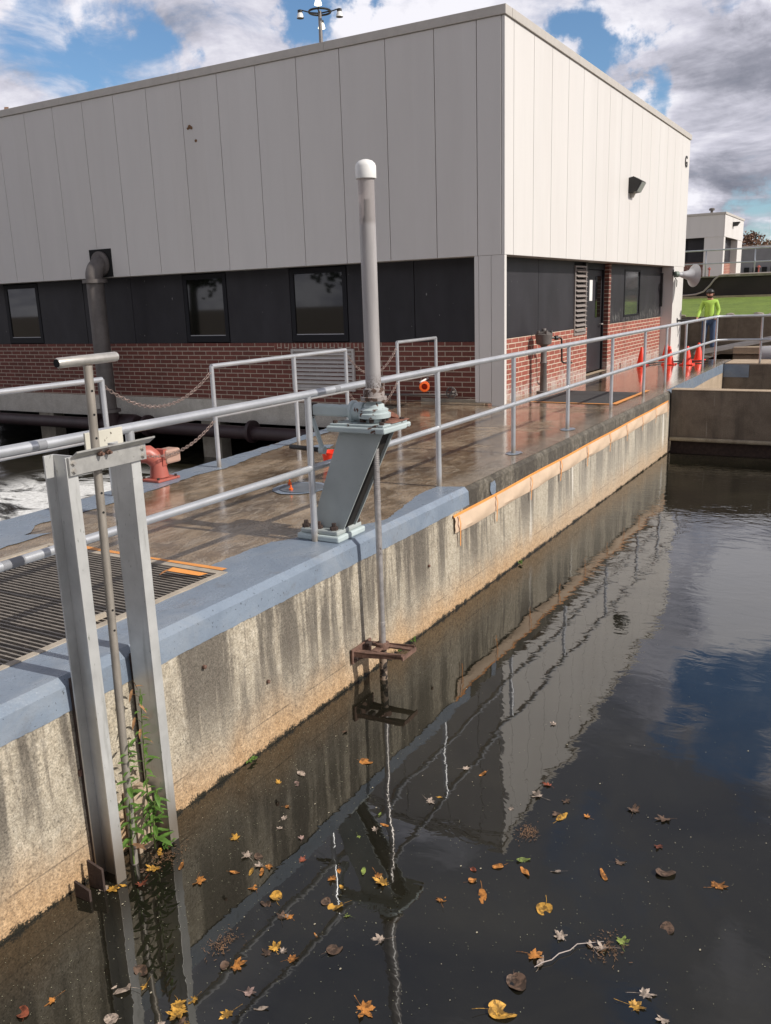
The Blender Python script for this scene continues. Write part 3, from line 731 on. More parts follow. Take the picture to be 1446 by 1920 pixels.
# door
d = MB().box(DX0+.05, DX1-.06, WY+.14, WY+.19, .03, 2.12, .004).build('door', M['charcoal'], b_)
MB().box(DX1-.52, DX1-.16, WY+.128, WY+.14, 1.15, 2.0, .003).build('door_window', M['glass'], d)
MB().box(DX0+.55, DX0+.75, WY+.133, WY+.14, 1.5, 1.92).build('notice', M['cap'], d)
m_ = MB(); m_.tube([(DX1-.16, WY+.14, 1.0), (DX1-.16, WY+.07, 1.0), (DX1-.28, WY+.07, 1.0)], .012, 8); m_.build('door_handle', M['handle'], d)
m_ = MB(); m_.box(DX0, DX0+.05, WY+.1, WY+.25, -.02, SOF-.005); m_.box(DX1-.05, DX1-.002, WY+.1, WY+.25, -.02, SOF-.005); m_.box(DX0+.05, DX1-.05, WY+.1, WY+.25, 2.13, SOF-.005); m_.build('door_frame', M['frame'], b_)
bx(DX0, DX1, .985, SOF-.004, M['hole'], 'door_recess', WY+.26, WY+.3)
sheet('threshold', [(DX0+.02, WY-.02), (DX1-.02, WY-.02), (DX1-.02, WY+.13), (DX0+.02, WY+.13)], M['conc_tan'], .006, b_)
# window right
fr = MB(); z0, z1 = 1.10, 2.15
fr.box(20.305, 20.36, WY-.006, WY+.05, z0, z1); fr.box(21.66, 21.715, WY-.006, WY+.05, z0, z1); fr.box(20.36, 21.66, WY-.006, WY+.05, z0, z0+.04); fr.box(20.36, 21.66, WY-.006, WY+.05, z1-.04, z1)
f = fr.build('window', M['frame'], b_)
MB().box(20.36, 21.66, WY+.02, WY+.03, z0+.04, z1-.04).build('pane', mat('winpane', (.05, .052, .055), .12, spec=.5), f)
# light pipe / black conduit on the right end of the dark band
bx(23.8, 23.86, 1.25, 2.1, M['black'], 'conduit', WY-.06, WY-.003)
# wall-pack light
l_ = thing('wall_light', 'dark wedge-shaped wall light high on the sunlit panels of the big building', 'wall light', (19.4, CY, 3.7))
MB().prism([(19.25, CY, 3.68), (19.25, CY, 3.98), (19.25, CY-.10, 4.0), (19.25, CY-.27, 3.90), (19.25, CY-.16, 3.70)], (.36, 0, 0)).build('housing', M['black'], l_)
MB().prism([(19.275, CY-.275, 3.885), (19.275, CY-.17, 3.705), (19.275, CY-.18, 3.695), (19.275, CY-.285, 3.88)], (.31, 0, 0)).build('lens', M['lens'], l_)
MB().prism([(19.39, CY-.003, 3.60), (19.39, CY-.003, 3.70), (19.39, CY-.10, 3.70), (19.39, CY-.05, 3.60)], (.12, 0, 0)).build('bracket', M['flash'], l_)
# letter
cu = bpy.data.curves.new('letter', 'FONT'); cu.body = 'G'; cu.size = .40; cu.extrude = .008; cu.align_x = 'CENTER'
to = bpy.data.objects.new('letter_tmp', cu); COL.objects.link(to)
dg = bpy.context.evaluated_depsgraph_get(); me = bpy.data.meshes.new_from_object(to.evaluated_get(dg)); bpy.data.objects.remove(to)
for v in me.vertices: v.co = Vector((24.8+v.co.x, CY-.012-v.co.z, 4.77+v.co.y))-ORG[b_]
me.materials.clear(); me.materials.append(M['black']); lo = bpy.data.objects.new('letter', me); COL.objects.link(lo); lo.parent = b_
# voids under the building over the left basin
m_ = MB(); m_.box(17.0, 17.2, 6.6, FY1, -2, SOF-.05); m_.box(WX+.3, 17, 6.3, 6.6, -2, -.1); m_.box(WX+.31, 17.0, 6.6, FY1, -.5, -.45); m_.build('under_wall', M['hole'], b_)  # near-black walls put the deep shade under the building into the colour
for y in (11.42, 16.2):
    MB().box(WX+.0, WX+.28, y-.24, y+.24, -2, -.532).build('pier', M['conc'], b_)

# ------------------------------------------------------------------ pipes on the building
p_ = thing('standpipe', 'dark vertical pipe with a flanged elbow entering the panels of the building', 'pipe', (12.3, 13.60, -.6))
m_ = MB(); m_.tube([(12.25, 13.60, -.35), (12.25, 13.60, 2.2)], .165, 24); m_.build('pipe', M['pipe'], p_)
m_ = MB(); m_.tube([(12.25, 13.60, 2.2)]+[(12.25+.27-.27*math.cos(a), 13.60, 2.28+.24*math.sin(a)) for a in [R(i*10) for i in range(0, 10)]]+[(12.56, 13.60, 2.52)], .165, 24); m_.build('elbow', M['pipe'], p_)
m_
MB().lathe([(.235, 0), (.235, .07)], (12.25, 13.60, 2.16), seg=28).build('flange', M['pipe'], p_)
MB().lathe([(.24, 0), (.24, .045)], (12.40, 13.60, 2.52), 'X', 28).build('flange', M['pipe'], p_)
MB().lathe([(.24, 0), (.24, .06)], (12.25, 13.60, -.36), seg=28).build('flange', M['pipe'], p_)
MB().box(CX-.01, CX+.0, 13.30, 13.90, 2.27, 2.80).build('wall_opening', M['hole'], p_)
p_ = thing('process_pipe', 'dark maroon horizontal pipe running under the building along the foaming basin', 'pipe', (12.5, 14, -.65))
m_ = MB(); m_.tube([(12.48, 7.3, -.66), (12.48, 30, -.66)], .125, 20); m_.build('pipe', M['pipe_dark'], p_)
m_ = MB(); m_.tube([(12.25, 13.60, -.3), (12.32, 13.60, -.63)], .17, 18)
m_.build('riser', M['pipe_dark'], p_)
for y in (12.75, 14.1, 10.1, 17.6): MB().lathe([(.21, 0), (.21, .07)], (12.48, y, -.63), 'Y', 24).build('flange', M['pipe_dark'], p_)
MB().lathe([(.18, 0), (.21, .1), (.21, .7), (.18, .8)], (12.48, 13.05, -.63), 'Y', 24).build('sleeve', M['pipe_dark'], p_)

# wall bib on the left wall: conduit with handwheel and orange ring
p_ = thing('wall_pipe', 'thin grey pipe with a dark hand wheel low on the shaded brick wall', 'pipe', (WX-.1, 6.5, .06))
MB().tube([(WX-.08, 7.7, .09), (WX-.08, 6.05, .13)], .018, 10).build('pipe', M['pipe'], p_)
m_ = MB(); 
for k in range(16):
    a, c = 2*math.pi*k/16, 2*math.pi*(k+1)/16
    m_.tube([(WX-.16, 6.12+.085*math.cos(a), .17+.085*math.sin(a)), (WX-.16, 6.12+.085*math.cos(c), .17+.085*math.sin(c))], .012, 6)
for a in (.3, 1.87, 3.44, 5.0): m_.tube([(WX-.16, 6.12, .17), (WX-.16, 6.12+.085*math.cos(a), .17+.085*math.sin(a))], .01, 6)
m_.tube([(WX-.16, 6.12, .17), (WX-.02, 6.12, .17)], .02, 8); m_.build('hand_wheel', M['pipe'], p_)
o_ = thing('hose_ring', 'bright orange ring fitting on a pale stub sticking out of the shaded brick wall', 'fitting', (WX-.15, 6.58, .27))
MB().lathe([(.062, -.055), (.085, -.05), (.085, .05), (.062, .055), (.050, .055), (.050, -.055)], (WX-.17, 6.60, .26), (-.9, -.45, 0), 24).build('ring', M['orange'], o_)
MB().tube([(WX-.0, 6.62, .38), (WX-.2, 6.66, .33)], .018, 8).build('stub', M['cap'], o_)

# floor stand with crank on the right wall
v_ = thing('valve_stand', 'black valve floor stand with crank against the sunlit brick wall', 'valve stand', (14.4, 5.17, 0))
def vs(prof): return MB().lathe(prof, (14.38, 5.19, 0), seg=18)
vs([(.12, 0), (.12, .03), (.062, .04), (.055, .5), (.068, .52), (.055, .54), (.05, .80), (.075, .82)]).build('column', M['pipe'], v_)
vs([(.075, .82), (.13, .84), (.14, .93), (.15, 1.0), (.11, 1.03), (.05, 1.05)]).build('gear_head', M['pipe'], v_)
m_ = MB(); m_.lathe([(.125, 1.002), (.13, 1.02)], (14.38, 5.19, 0), seg=18)
for k in range(5):
    a = k*2*math.pi/5; m_.box(14.38+.12*math.cos(a)-.02, 14.38+.12*math.cos(a)+.02, 5.19+.12*math.sin(a)-.02, 5.19+.12*math.sin(a)+.02, 1.0, 1.06)
m_.build('lugs', M['pipe'], v_); MB().tube([(14.38, 5.19, 1.03), (14.38, 5.19, 1.10)], .04, 10).build('stem_cap', M['pipe'], v_)
m_ = MB(); m_.tube([(14.45, 5.15, .93), (14.66, 5.0, .93), (14.69, 4.98, .90), (14.72, 4.98, .52), (14.76, 4.96, .49), (15.02, 4.90, .47)], .015, 8); m_.lathe([(.04, 0), (.04, .05)], (14.58, 5.06, .93), (.8, -.6, 0), 10); m_.build('crank', M['black'], v_)

# ================================================================== RAILINGS
def rail_run(pts, z, r, mb): mb.tube([(x, y, z) for x, y in pts], r, 14)
RT = 1.052; RM = .532
g_ = thing('railing', 'long grey pipe handrail along the basin edge, turning right at the far end', 'railing', (10, 3.46, 0))
main = [(-2, 3.46), (20.85, 3.46), (21.05, 3.2), (21.3, -8)]
m_ = MB(); rail_run(main, RT, .0265, m_); m_.build('top_rail', M['rail'], g_)
m_ = MB(); rail_run(main, RM, .024, m_); m_.build('mid_rail', M['rail'], g_)
for (x, y) in [(-.6, 3.46), (1.3, 3.46), (3.24, 3.46), (4.88, 3.46), (6.87, 3.46), (8.68, 3.465), (10.5, 3.465), (12.45, 3.465), (14.34, 3.465), (15.85, 3.46), (17.5, 3.46), (19.35, 3.46), (20.82, 3.46), (21.08, 2.55), (21.15, .8), (21.2, -1), (21.25, -3)]:
    MB().tube([(x, y, 0), (x, y, RT-.01)], .024, 14).build('post', M['rail'], g_)
M['sleevegrey'] = mat('sleevegrey', (.24, .245, .26), .5)
for a, c, z in ((2.65, 2.70, RT), (2.38, 2.50, RM), (5.2, 5.27, RT)): MB().tube([(a, 3.46, z), (c, 3.46, z)], .0270 if z > 1 else .0246, 14).build('grey_band', M['sleevegrey'], g_)
for x in (4.5, 5.45): MB().tube([(x, 3.46, RT), (x+.006, 3.46, RT)], .0272, 14).build('joint_ring', M['rail'], g_)

YR = 6.05
def rail_section(label, x0, x1, posts, z=1.06, group=None, endmid=True):
    g = thing('railing', label, 'railing', ((x0+x1)/2, YR, 0), group)
    MB().tube([(x0, YR, z), (x1, YR, z)], .024, 12).build('top_rail', M['rail'], g)
    MB().tube([(x0, YR, .54), (x1, YR, .54)], .021, 12).build('mid_rail', M['rail'], g)
    for x in posts: MB().tube([(x, YR, 0), (x, YR, z+.001)], .0235, 12).build('post', M['rail'], g)
    return g
rail_section('pipe railing beside the foaming water, ending left of the chain gap', -1.0, 5.405, (-.9, 1.2, 3.3, 5.405))
rail_section('three post pipe railing between the two chain gaps along the far side of the walkway', 6.86, 9.42, (6.86, 8.30, 9.42))
rail_section('short two post pipe railing in front of the shaded brick wall', 10.77, 11.98, (10.77, 11.98), z=1.075)

def chain(label, p0, p1, sag, r=.0034):
    p0, p1 = Vector(p0), Vector(p1); L = (p1-p0).length*1.06; n = int(L/.034)
    pts = [p0.lerp(p1, i/n)-Vector((0, 0, sag*4*(i/n)*(1-i/n))) for i in range(n+1)]
    mb = MB()
    for i in range(n):
        a, b = pts[i], pts[i+1]; d = (b-a).normalized(); mid = (a+b)/2
        s1 = d.cross(Vector((0, 0, 1))).normalized(); s2 = s1.cross(d)
        s = s1 if i % 2 else s2; hl = .025; hw = .015
        ring = []
        for k in range(10):
            t = 2*math.pi*k/10; ring.append(mid+d*hl*math.cos(t)+s*hw*math.sin(t))
        ring.append(ring[0])
        mb.tube(ring, r, 5, caps=False)
    return tag(mb.build('chain', M['chain'], org=p0), label, 'chain')
M['chain'] = mat('chain', (.33, .25, .22), .5, .5, var=.4, vscale=30)
chain('upper rusty chain sagging across the left gap in the railings', (5.42, YR, 1.0), (6.84, YR, 1.0), .26)
chain('lower rusty chain sagging across the left gap above the red valve', (5.42, YR, .50), (6.84, YR, .50), .24)
chain('upper chain hanging across the gap in the railings behind the plastic stem cover', (9.44, YR, 1.0), (10.75, YR, 1.0), .30)
chain('lower chain hanging across the gap behind the gear head', (9.44, YR, .52), (10.75, YR, .52), .30)

# ================================================================== GATE OPERATOR
SX, SY = 5.05, 3.03
a_ = thing('gate_operator', 'grey-green leaning pedestal gate hoist with a tall cloudy stem cover at the basin edge', 'gate hoist', (5.06, 3.45, 0))
m_ = MB()
m_.box(4.88, 5.25, 3.26, 3.62, .004, .05, .012); m_.build('grout_pad', M['green_worn'], a_)
m_ = MB(); m_.box(4.90, 5.23, 3.28, 3.60, .05, .085, .01); m_.build('base_plate', M['green'], a_)
for x, y in ((4.935, 3.33), (4.935, 3.46), (4.935, 3.57), (5.20, 3.31), (5.20, 3.56)):
    MB().lathe([(.030, .085), (.030, .108), (.016, .110), (.016, .135)], (x, y, 0), seg=6, smooth=False).build('bolt', M['darkrust'], a_)
# two side plates joined by a back plate, leaning out over the water
yb0, yb1, yt0, yt1 = 3.235+.04, 3.55, 2.925, 3.27
def side(x, th): return MB().prism([(x, yb0, .085), (x, yb1, .085), (x, yt1, .795), (x, yt0, .795)], (th, 0, 0))
side(4.975, .012).build('side_plate', M['green'], a_); side(5.135, .012).build('side_plate', M['green'], a_)
MB().prism([(4.987, yb1-.012, .085), (4.987, yb1, .085), (4.987, yt1, .795), (4.987, yt1-.012, .795)], (.148, 0, 0)).build('back_plate', M['green'], a_)
MB().prism([(4.987, yb0+.018, .085), (4.987, yb0+.028, .085), (4.987, yt0+.035, .795), (4.987, yt0+.025, .795)], (.148, 0, 0)).build('shade_sheet', M['inner_shade'] if 'inner_shade' in M else mat('inner_shade', (.016, .013, .011), .8, var=.3), a_)  # near-black sheet added for the shade between the side plates
m_ = MB(); m_.box(4.895, 5.27, 2.865, 3.33, .797, .838, .010); m_.build('top_plate', M['green_worn'], a_)
m_ = MB(); m_.box(4.915, 5.25, 2.885, 3.31, .839, .854, .004); m_.build('adapter_plate', M['green_worn'], a_)
MB().box(5.02, 5.262, 2.873, 3.13, .8545, .860, .002).build('rust_plate', M['rust_red'], a_)
m_ = MB()
for x, y in ((4.94, 2.91), (5.22, 2.91), (5.22, 3.28), (4.94, 3.28)): m_.lathe([(.017, .85), (.017, .872)], (x, y, 0), seg=6, smooth=False)
m_.build('bolts', M['darkrust'], a_)
m_ = MB(); m_.lathe([(.06, .855), (.06, .885), (.112, .889), (.115, .918), (.095, .926), (.098, .945), (.072, .957), (.070, .975), (.052, .99), (.048, 1.02)], (SX, SY, 0), seg=28)
m_.build('gear_housing', M['green_worn'], a_)
m_ = MB()
for k in range(6):
    a = k*math.pi/3+.3; m_.box(SX+.088*math.cos(a)-.012, SX+.088*math.cos(a)+.012, SY+.088*math.sin(a)-.012, SY+.088*math.sin(a)+.012, .862, .888)
m_.build('housing_bolts', M['darkrust'], a_)
MB().prism([(SX+.07, SY-.03, .955), (SX+.07, SY-.03, .90), (SX+.16, SY-.10, .865), (SX+.16, SY-.10, .885)], (-.02, .07, 0)).build('housing_lug', M['rust_red'], a_)
m_ = MB(); m_.lathe([(.030, .06), (.062, .075), (.066, .12), (.060, .15), (.075, .155), (.075, .175), (.04, .18)], (SX, SY, .925), 'Y', 22); m_.build('input_flange', M['green_worn'], a_)
m_ = MB(); m_.box(SX-.042, SX+.042, SY+.18, SY+.49, .885, .965, .014); m_.build('shaft_housing', M['green_worn'], a_)
m_ = MB(); m_.lathe([(.036, 0), (.036, .07)], (SX, SY+.47, .925), 'Y', 18); m_.box(SX-.05, SX+.05, SY+.50, SY+.55, .875, .97, .006); m_.build('end_cap', M['darkrust'], a_)
m_ = MB(); 
for dx in (-.013, .013): m_.tube([(SX-.03+dx, SY+.50, .88), (SX-.05+dx, SY+.41, .655)], .009, 8)
m_.lathe([(.028, -.02), (.028, .02)], (SX-.05, SY+.41, .645), 'Y', 12); m_.build('crank', M['green_worn'], a_)
MB().tube([(SX-.05, SY+.43, .645), (SX-.05, SY+.69, .655)], .017, 10).build('crank_grip', M['black'], a_)
# collar and stem cover
m_ = MB(); m_.lathe([(.05, 1.0), (.088, 1.005), (.090, 1.030), (.072, 1.034), (.070, 1.085), (.058, 1.09)], (SX, SY, 0), seg=28); m_.build('collar', M['rustgrey'] if 'rustgrey' in M else mat('rustgrey', fn=chipped_fn((.33, .29, .27), (.12, .07, .05), .5, 16)), a_)
MB().box(SX+.062, SX+.085, SY-.04, SY+.03, 1.03, 1.115, .005).build('clamp_ear', mat('rustgrey'), a_)
m_ = MB(); sg = 32
rings = []
for z in [1.04+.02*i for i in range(74)]:
    rings.append([m_.bm.verts.new((SX+.053*math.cos(2*math.pi*k/sg), SY+.053*math.sin(2*math.pi*k/sg), z)) for k in range(sg)])
for i in range(len(rings)-1):
    for k in range(sg): m_.bm.faces.new((rings[i][k], rings[i][(k+1) % sg], rings[i+1][(k+1) % sg], rings[i+1][k])).smooth = True
m_.build('stem_cover', M['sleeve'], a_)
MB().lathe([(.066, 2.425), (.067, 2.43), (.067, 2.50), (.062, 2.515), (.045, 2.532), (.02, 2.541), (.0, 2.543)], (SX, SY, 0), seg=30).build('cover_cap', M['cap'], a_)
prof = [(.0225, -.60), (.0225, .30)]
z = .30
while z < .86: prof += [(.0240, z), (.0240, z+.006), (.020, z+.008), (.020, z+.0125)]; z += .0135
MB().lathe(prof, (SX, SY, 0), seg=20).build('stem', M['rod'], a_)
MB().lathe([(.021, .9), (.021, 2.16), (.03, 2.16), (.03, 2.19), (.02, 2.2), (.02, 2.30)], (SX+.0, SY, 0), seg=14).build('inner_stem', M['darkrust'], a_)
MB().lathe([(.0255, -.76), (.0255, -.60)], (SX, SY, 0), seg=20).build('stem_joint', M['rod'], a_)
MB().lathe([(.029, -1.6), (.029, -.81)], (SX, SY, 0), seg=18).build('lower_stem', mat('lowerstem', fn=chipped_fn((.30, .22, .16), (.04, .03, .025), .52, 24, .7)), a_)

s_g = thing('stem_guide', 'rusty steel bracket guiding the hoist rod just above the water', 'bracket', (4.98, 3.17, -.8))
m_ = MB()
m_.prism([(4.86, 3.176, -.80), (4.91, 3.176, -.80), (4.98, 2.80, -.80), (4.92, 2.80, -.80)], (0, 0, .012))
m_.prism([(4.86, 3.176, -.835), (4.868, 3.176, -.835), (4.928, 2.80, -.805), (4.92, 2.80, -.805)], (0, 0, .036))
m_.prism([(5.03, 3.176, -.80), (5.09, 3.176, -.80), (5.12, 2.80, -.80), (5.075, 2.80, -.80)], (0, 0, .012))
m_.prism([(5.085, 3.176, -.82), (5.093, 3.176, -.82), (5.123, 2.80, -.80), (5.115, 2.80, -.80)], (0, 0, .03))
m_.box(4.92, 5.123, 2.79, 2.80, -.815, -.785); m_.build('arms', M['rust'], s_g)
m_ = MB(); m_.box(4.84, 5.11, 3.160, 3.176, -.88, -.77, .003); m_.build('wall_plate', M['rust'], s_g)
m_ = MB(); m_.lathe([(.035, -.81), (.05, -.805), (.05, -.765), (.034, -.76)], (SX, SY, 0), seg=18); m_.box(4.93, 5.1, SY-.025, SY+.03, -.8, -.785); m_.build('bushing', M['rust'], s_g)
for x, z in ((4.87, -.84), (4.93, -.85)): MB().lathe([(.014, 0), (.014, .03)], (x, 3.16, z), (0, -1, 0), 6, False).build('bolt', M['darkrust'], s_g)
MB().box(4.98, 5.03, 3.1, 3.14, -.785, -.76, .004).build('clip', M['darkrust'], s_g)

# ================================================================== STOP GATE FRAME
f_ = thing('stop_gate', 'tall weathered aluminium stop gate frame of two channels against the wall', 'gate frame', (2.66, 3.1, WZ))
def chan(x, openx, y0=3.02, y1=3.165, z0=-1.35, z1=1.055, w=.058, th=.009):
    mb = MB()
    # web across Y, flanges along X
    if openx < 0:   # opens toward -X
        mb.box(x+w-th, x+w, y0+th, y1-th, z0, z1, .001)
        mb.box(x, x+w, y0, y0+th, z0, z1, .001); mb.box(x, x+w, y1-th, y1, z0, z1, .001)
    else:
        mb.box(x, x+th, y0+th, y1-th, z0, z1, .001)
        mb.box(x, x+w, y0, y0+th, z0, z1, .001); mb.box(x, x+w, y1-th, y1, z0, z1, .001)
    return mb
chan(2.452, -1).build('channel', M['channel'], f_)
chan(2.820, 1).build('channel', M['channel'], f_)
m_ = MB(); m_.box(2.455, 2.50, 3.1655, 3.19, -1.35, .0, .001); m_.build('backing_bar', M['darkrust'], f_)
m_ = MB(); m_.box(2.83, 2.875, 3.1655, 3.19, -1.35, -.02, .001); m_.build('backing_bar', M['darkrust'], f_)
m_ = MB(); m_.box(2.458, 2.905, 3.006, 3.018, .975, 1.055, .001)
m_.prism([(2.47, 3.006, 1.048), (2.47, 3.006, 1.056), (2.47, 2.965, 1.083), (2.47, 2.965, 1.075)], (.46, 0, 0)); m_.build('cross_angle', M['alu'], f_)
for x, z in ((2.478, 1.03), (2.478, .995), (2.882, 1.03), (2.882, .995)):
    MB().lathe([(.013, 0), (.013, .004), (.008, .004), (.008, .012)], (x, 3.006, z), (0, -1, 0), 6, False).build('bolt', M['handle'], f_)
for x in (2.62, 2.665):
    MB().lathe([(.012, 0), (.012, .016), (.007, .016), (.007, .03)], (x, 3.0, 1.048), (0, -1, 0), 6, False).build('bolt', M['rust'], f_)
MB().box(2.86, 3.10, 3.36, 3.372, .955, 1.085, .002).build('tag_plate', mat('offwhite', fn=chipped_fn((.60, .57, .48), (.10, .08, .05), .36, 12, .6)), f_)
MB().box(2.44, 2.455, 3.175, 3.20, -.5, -.47).build('clip', M['rust'], f_)
MB().box(2.68, 2.80, 3.10, 3.18, -1.4, -.72, .004).build('side_seat', M['conc_tan'], f_)
h_ = thing('lifting_rod', 'long hollow rod with drilled holes and a T handle standing in the gate frame', 'lifting rod', (2.645, 3.06, -1))
RXa, RXb = 2.665, 2.600
m_ = MB(); m_.tube([(2.612, 3.075, -1.2), (2.660, 3.055, 1.43)], .0195, 16); m_.build('rod', M['oldtube'], h_)
m_ = MB(); m_.tube([(2.497, 3.055, 1.452), (2.505, 3.055, 1.4525), (2.820, 3.055, 1.4575), (2.828, 3.055, 1.4575)], [.019, .0225, .0225, .020], 18); m_.build('t_handle', M['handle'], h_)
m_ = MB(); m_.lathe([(.0, 0), (.018, .0), (.018, .003)], (2.4945, 3.055, 1.452), 'X', 12); 
dr = Vector((2.660-2.612, -.02, 2.63)).normalized()
for z in (1.32, 1.215, 1.11, 1.005, .86, .77, .30, .2):
    k = (z+1.2)/2.63; c = Vector((2.612+.048*k, 3.075-.02*k, z)); d = Vector((-.25, -.97, 0)).normalized()
    m_.lathe([(.0055, 0), (.0055, .0012)], c+d*.0190, d, 10)
m_.build('pin_holes', M['hole'], h_)
for (x, lab) in ((2.30, 'left rusty steel plate standing in the water at the foot of the gate frame'), (2.385, 'right rusty steel plate standing in the water against the gate frame')):
    k = .0 if x < 2.35 else .06
    tag(MB().prism([(x, 3.14, -1.3), (x+.012, 3.14, -1.3), (x+.012, 3.14, -.97+k), (x, 3.14, -.97+k)], (0, -.10, -.02)).build('steel_plate', M['darkrust']), lab, 'plate')

# plants in the frame
def lanceolate(mb, base, d, L, w, droop=.25, up_=Vector((0, 0, 1))):
    d = Vector(d).normalized(); sd = d.cross(up_).normalized(); base = Vector(base); prev = None
    for i in range(6):
        t = i/5; c = base+d*L*t+Vector((0, 0, -droop*L*t*t)); ww = w*math.sin(math.pi*min(1, .08+t*.92))**.8*.5 if i < 5 else .0005
        a, b, mid = mb.bm.verts.new(c+sd*ww), mb.bm.verts.new(c-sd*ww), mb.bm.verts.new(c-Vector((0, 0, ww*.35)))
        if prev:
            mb.bm.faces.new((prev[0], a, mid, prev[2])).smooth = True; mb.bm.faces.new((prev[2], mid, b, prev[1])).smooth = True
        prev = (a, b, mid)
def weed(label, base, h, lean, n, L0, seed, dead=0):
    rg = random.Random(seed); t = thing('weed', label, 'plant', base)
    base = Vector(base); pts = [base+Vector((lean[0]*k*k, lean[1]*k*k, h*k)) for k in [i/8 for i in range(9)]]
    MB().tube(pts, [.005*(1-.6*i/8) for i in range(9)], 6).build('stem', M['stemgreen'], t)
    g = MB(); dd = MB(); ndead = 0
    for i in range(n):
        k = .12+.88*i/n; p = base+Vector((lean[0]*k*k, lean[1]*k*k, h*k)); a = i*2.4+rg.uniform(-.4, .4)
        dy = math.sin(a); dy = dy if dy < .3 else .3*dy
        L = L0*(1.1-.5*k)*rg.uniform(.7, 1.2)
        tgt = dd if (dead and k < dead and rg.random() < .4) else g
        if tgt is dd: ndead += 1
        lanceolate(tgt, p, (math.cos(a), dy-.25, rg.uniform(.15, .8)), L, L*.30, rg.uniform(.2, .7))
    g.build('leaves', M['leafgreen'], t)
    if ndead: dd.build('dead_leaves', M['deadleaf'], t)
weed('tall green weed growing between the two channels, left stem', (2.60, 3.06, -1.04), .66, (.045, -.01), 34, .105, 4, .2)
weed('taller green weed climbing against the right hand channel', (2.74, 3.07, -1.0), .84, (.03, .0), 36, .085, 9, .12)
weed('small bushy weed at the waterline between the channels', (2.72, 3.03, -1.02), .34, (.02, -.03), 22, .11, 12, .2)
m_ = MB(); rg = random.Random(5)
for i in range(9):
    p = (2.755+rg.uniform(-.02, .02), 3.09+rg.uniform(-.02, .01), rg.uniform(-.42, -.08)); lanceolate(m_, p, (rg.uniform(-1, 1), rg.uniform(-1, 0), rg.uniform(-.6, .2)), .05, .016, .5)
tag(m_.build('withered_leaves', mat('witherd', (.30, .16, .07), .8, var=.4, vscale=40), org=(2.755, 3.09, -.4)), 'withered orange-brown leaves caught beside the right channel', 'leaves')
def tuft(label, base, n, L, seed):
    rg = random.Random(seed); mb = MB()
    for i in range(n):
        a = rg.uniform(math.pi, 2*math.pi); lanceolate(mb, Vector(base)+Vector((rg.uniform(-.02, .02), 0, rg.uniform(0, .02))), (math.cos(a), math.sin(a)*.8, rg.uniform(.3, 1)), L*rg.uniform(.6, 1.1), L*.28, .5)
    tag(mb.build('waterline_tuft', M['leafgreen'], org=base), label, 'plant')
tuft('little fern-like sprout at the water between the channels', (2.80, 3.03, -1.05), 12, .06, 1)
tuft('small green sprig on the waterline right of the gate frame', (2.93, 3.165, -1.04), 9, .05, 2)
tuft('tiny green sprout on the waterline midway along the near wall', (3.66, 3.16, -1.045), 9, .055, 3)
tuft('patch of green moss leaves on the waterline beyond the hoist rod', (5.75, 3.16, -1.03), 14, .05, 4)
tuft('tiny green tuft on the waterline next to the stem guide', (5.5, 3.16, -1.04), 9, .04, 6)
tuft('tiny green tuft on the waterline far along the taped wall', (8.1, 3.16, -1.04), 12, .07, 7)

# ================================================================== TAPE AND PAPER ON THE WALL
q_ = thing('masking_strip', 'long strip of tan masking paper held by orange tape along the far wall', 'masking strip', (10.7, 3.18, -.25))
m_ = MB(); n = 260; rows = []; rg = random.Random(8)
for i in range(n+1):
    x = 6.60+(14.88-6.60)*i/n; ph = (x-6.6)/.93
    sag = .012*abs(math.sin(ph*math.pi)); rows.append([m_.bm.verts.new((x, 3.186-o-(.012+.010*math.sin(x*7+k))*b*(1 if k else 0), z+sag*(-.6))) for k, (z, o, b) in enumerate(((-.195+.006*(x-6.6), .004, 0), (-.235+.006*(x-6.6), .010, .6), (-.28+.006*(x-6.6), .006, 1.0), (-.315+.006*(x-6.6), .012, .8), (-.352+.006*(x-6.6)+.006*math.sin(x*5), .004, .5)))])
for i in range(n):
    for j in range(4): m_.bm.faces.new((rows[i][j], rows[i+1][j], rows[i+1][j+1], rows[i][j+1])).smooth = True
m_.build('paper', M['paper'], q_)
m_ = MB(); rows = []
for i in range(n+1):
    x = 6.58+(14.9-6.58)*i/n; z = -.193+.006*(x-6.6)+.003*math.sin(x*3.1)
    rows.append([m_.bm.verts.new((x, 3.181, z+.013)), m_.bm.verts.new((x, 3.177, z-.010))])
for i in range(n): m_.bm.faces.new((rows[i][0], rows[i+1][0], rows[i+1][1], rows[i][1]))
m_.build('tape_line', M['orange_tape'], q_)
for x, L in ((6.66, .20), (7.50, .17), (8.45, .16), (9.4, .14), (10.4, .17), (11.4, .15), (12.25, .15), (13.15, .12), (14.0, .13), (14.82, .15)):
    z0 = -.20+.006*(x-6.6); w = rg.uniform(.009, .014); m_ = MB(); k = rg.uniform(-.02, .02)
    pts = [(x, 3.166, z0), (x+k*.3, 3.152, z0-.07), (x+k, 3.160, z0-.14), (x+k*1.4, 3.166, z0-.14-L*.7)]
    for i in range(3):
        a, b = pts[i], pts[i+1]; m_.face([(a[0]-w, a[1], a[2]), (a[0]+w, a[1], a[2]), (b[0]+w*.8, b[1], b[2]), (b[0]-w*.8, b[1], b[2])])
    m_.build('tape_tab', M['orange_tape'], q_)

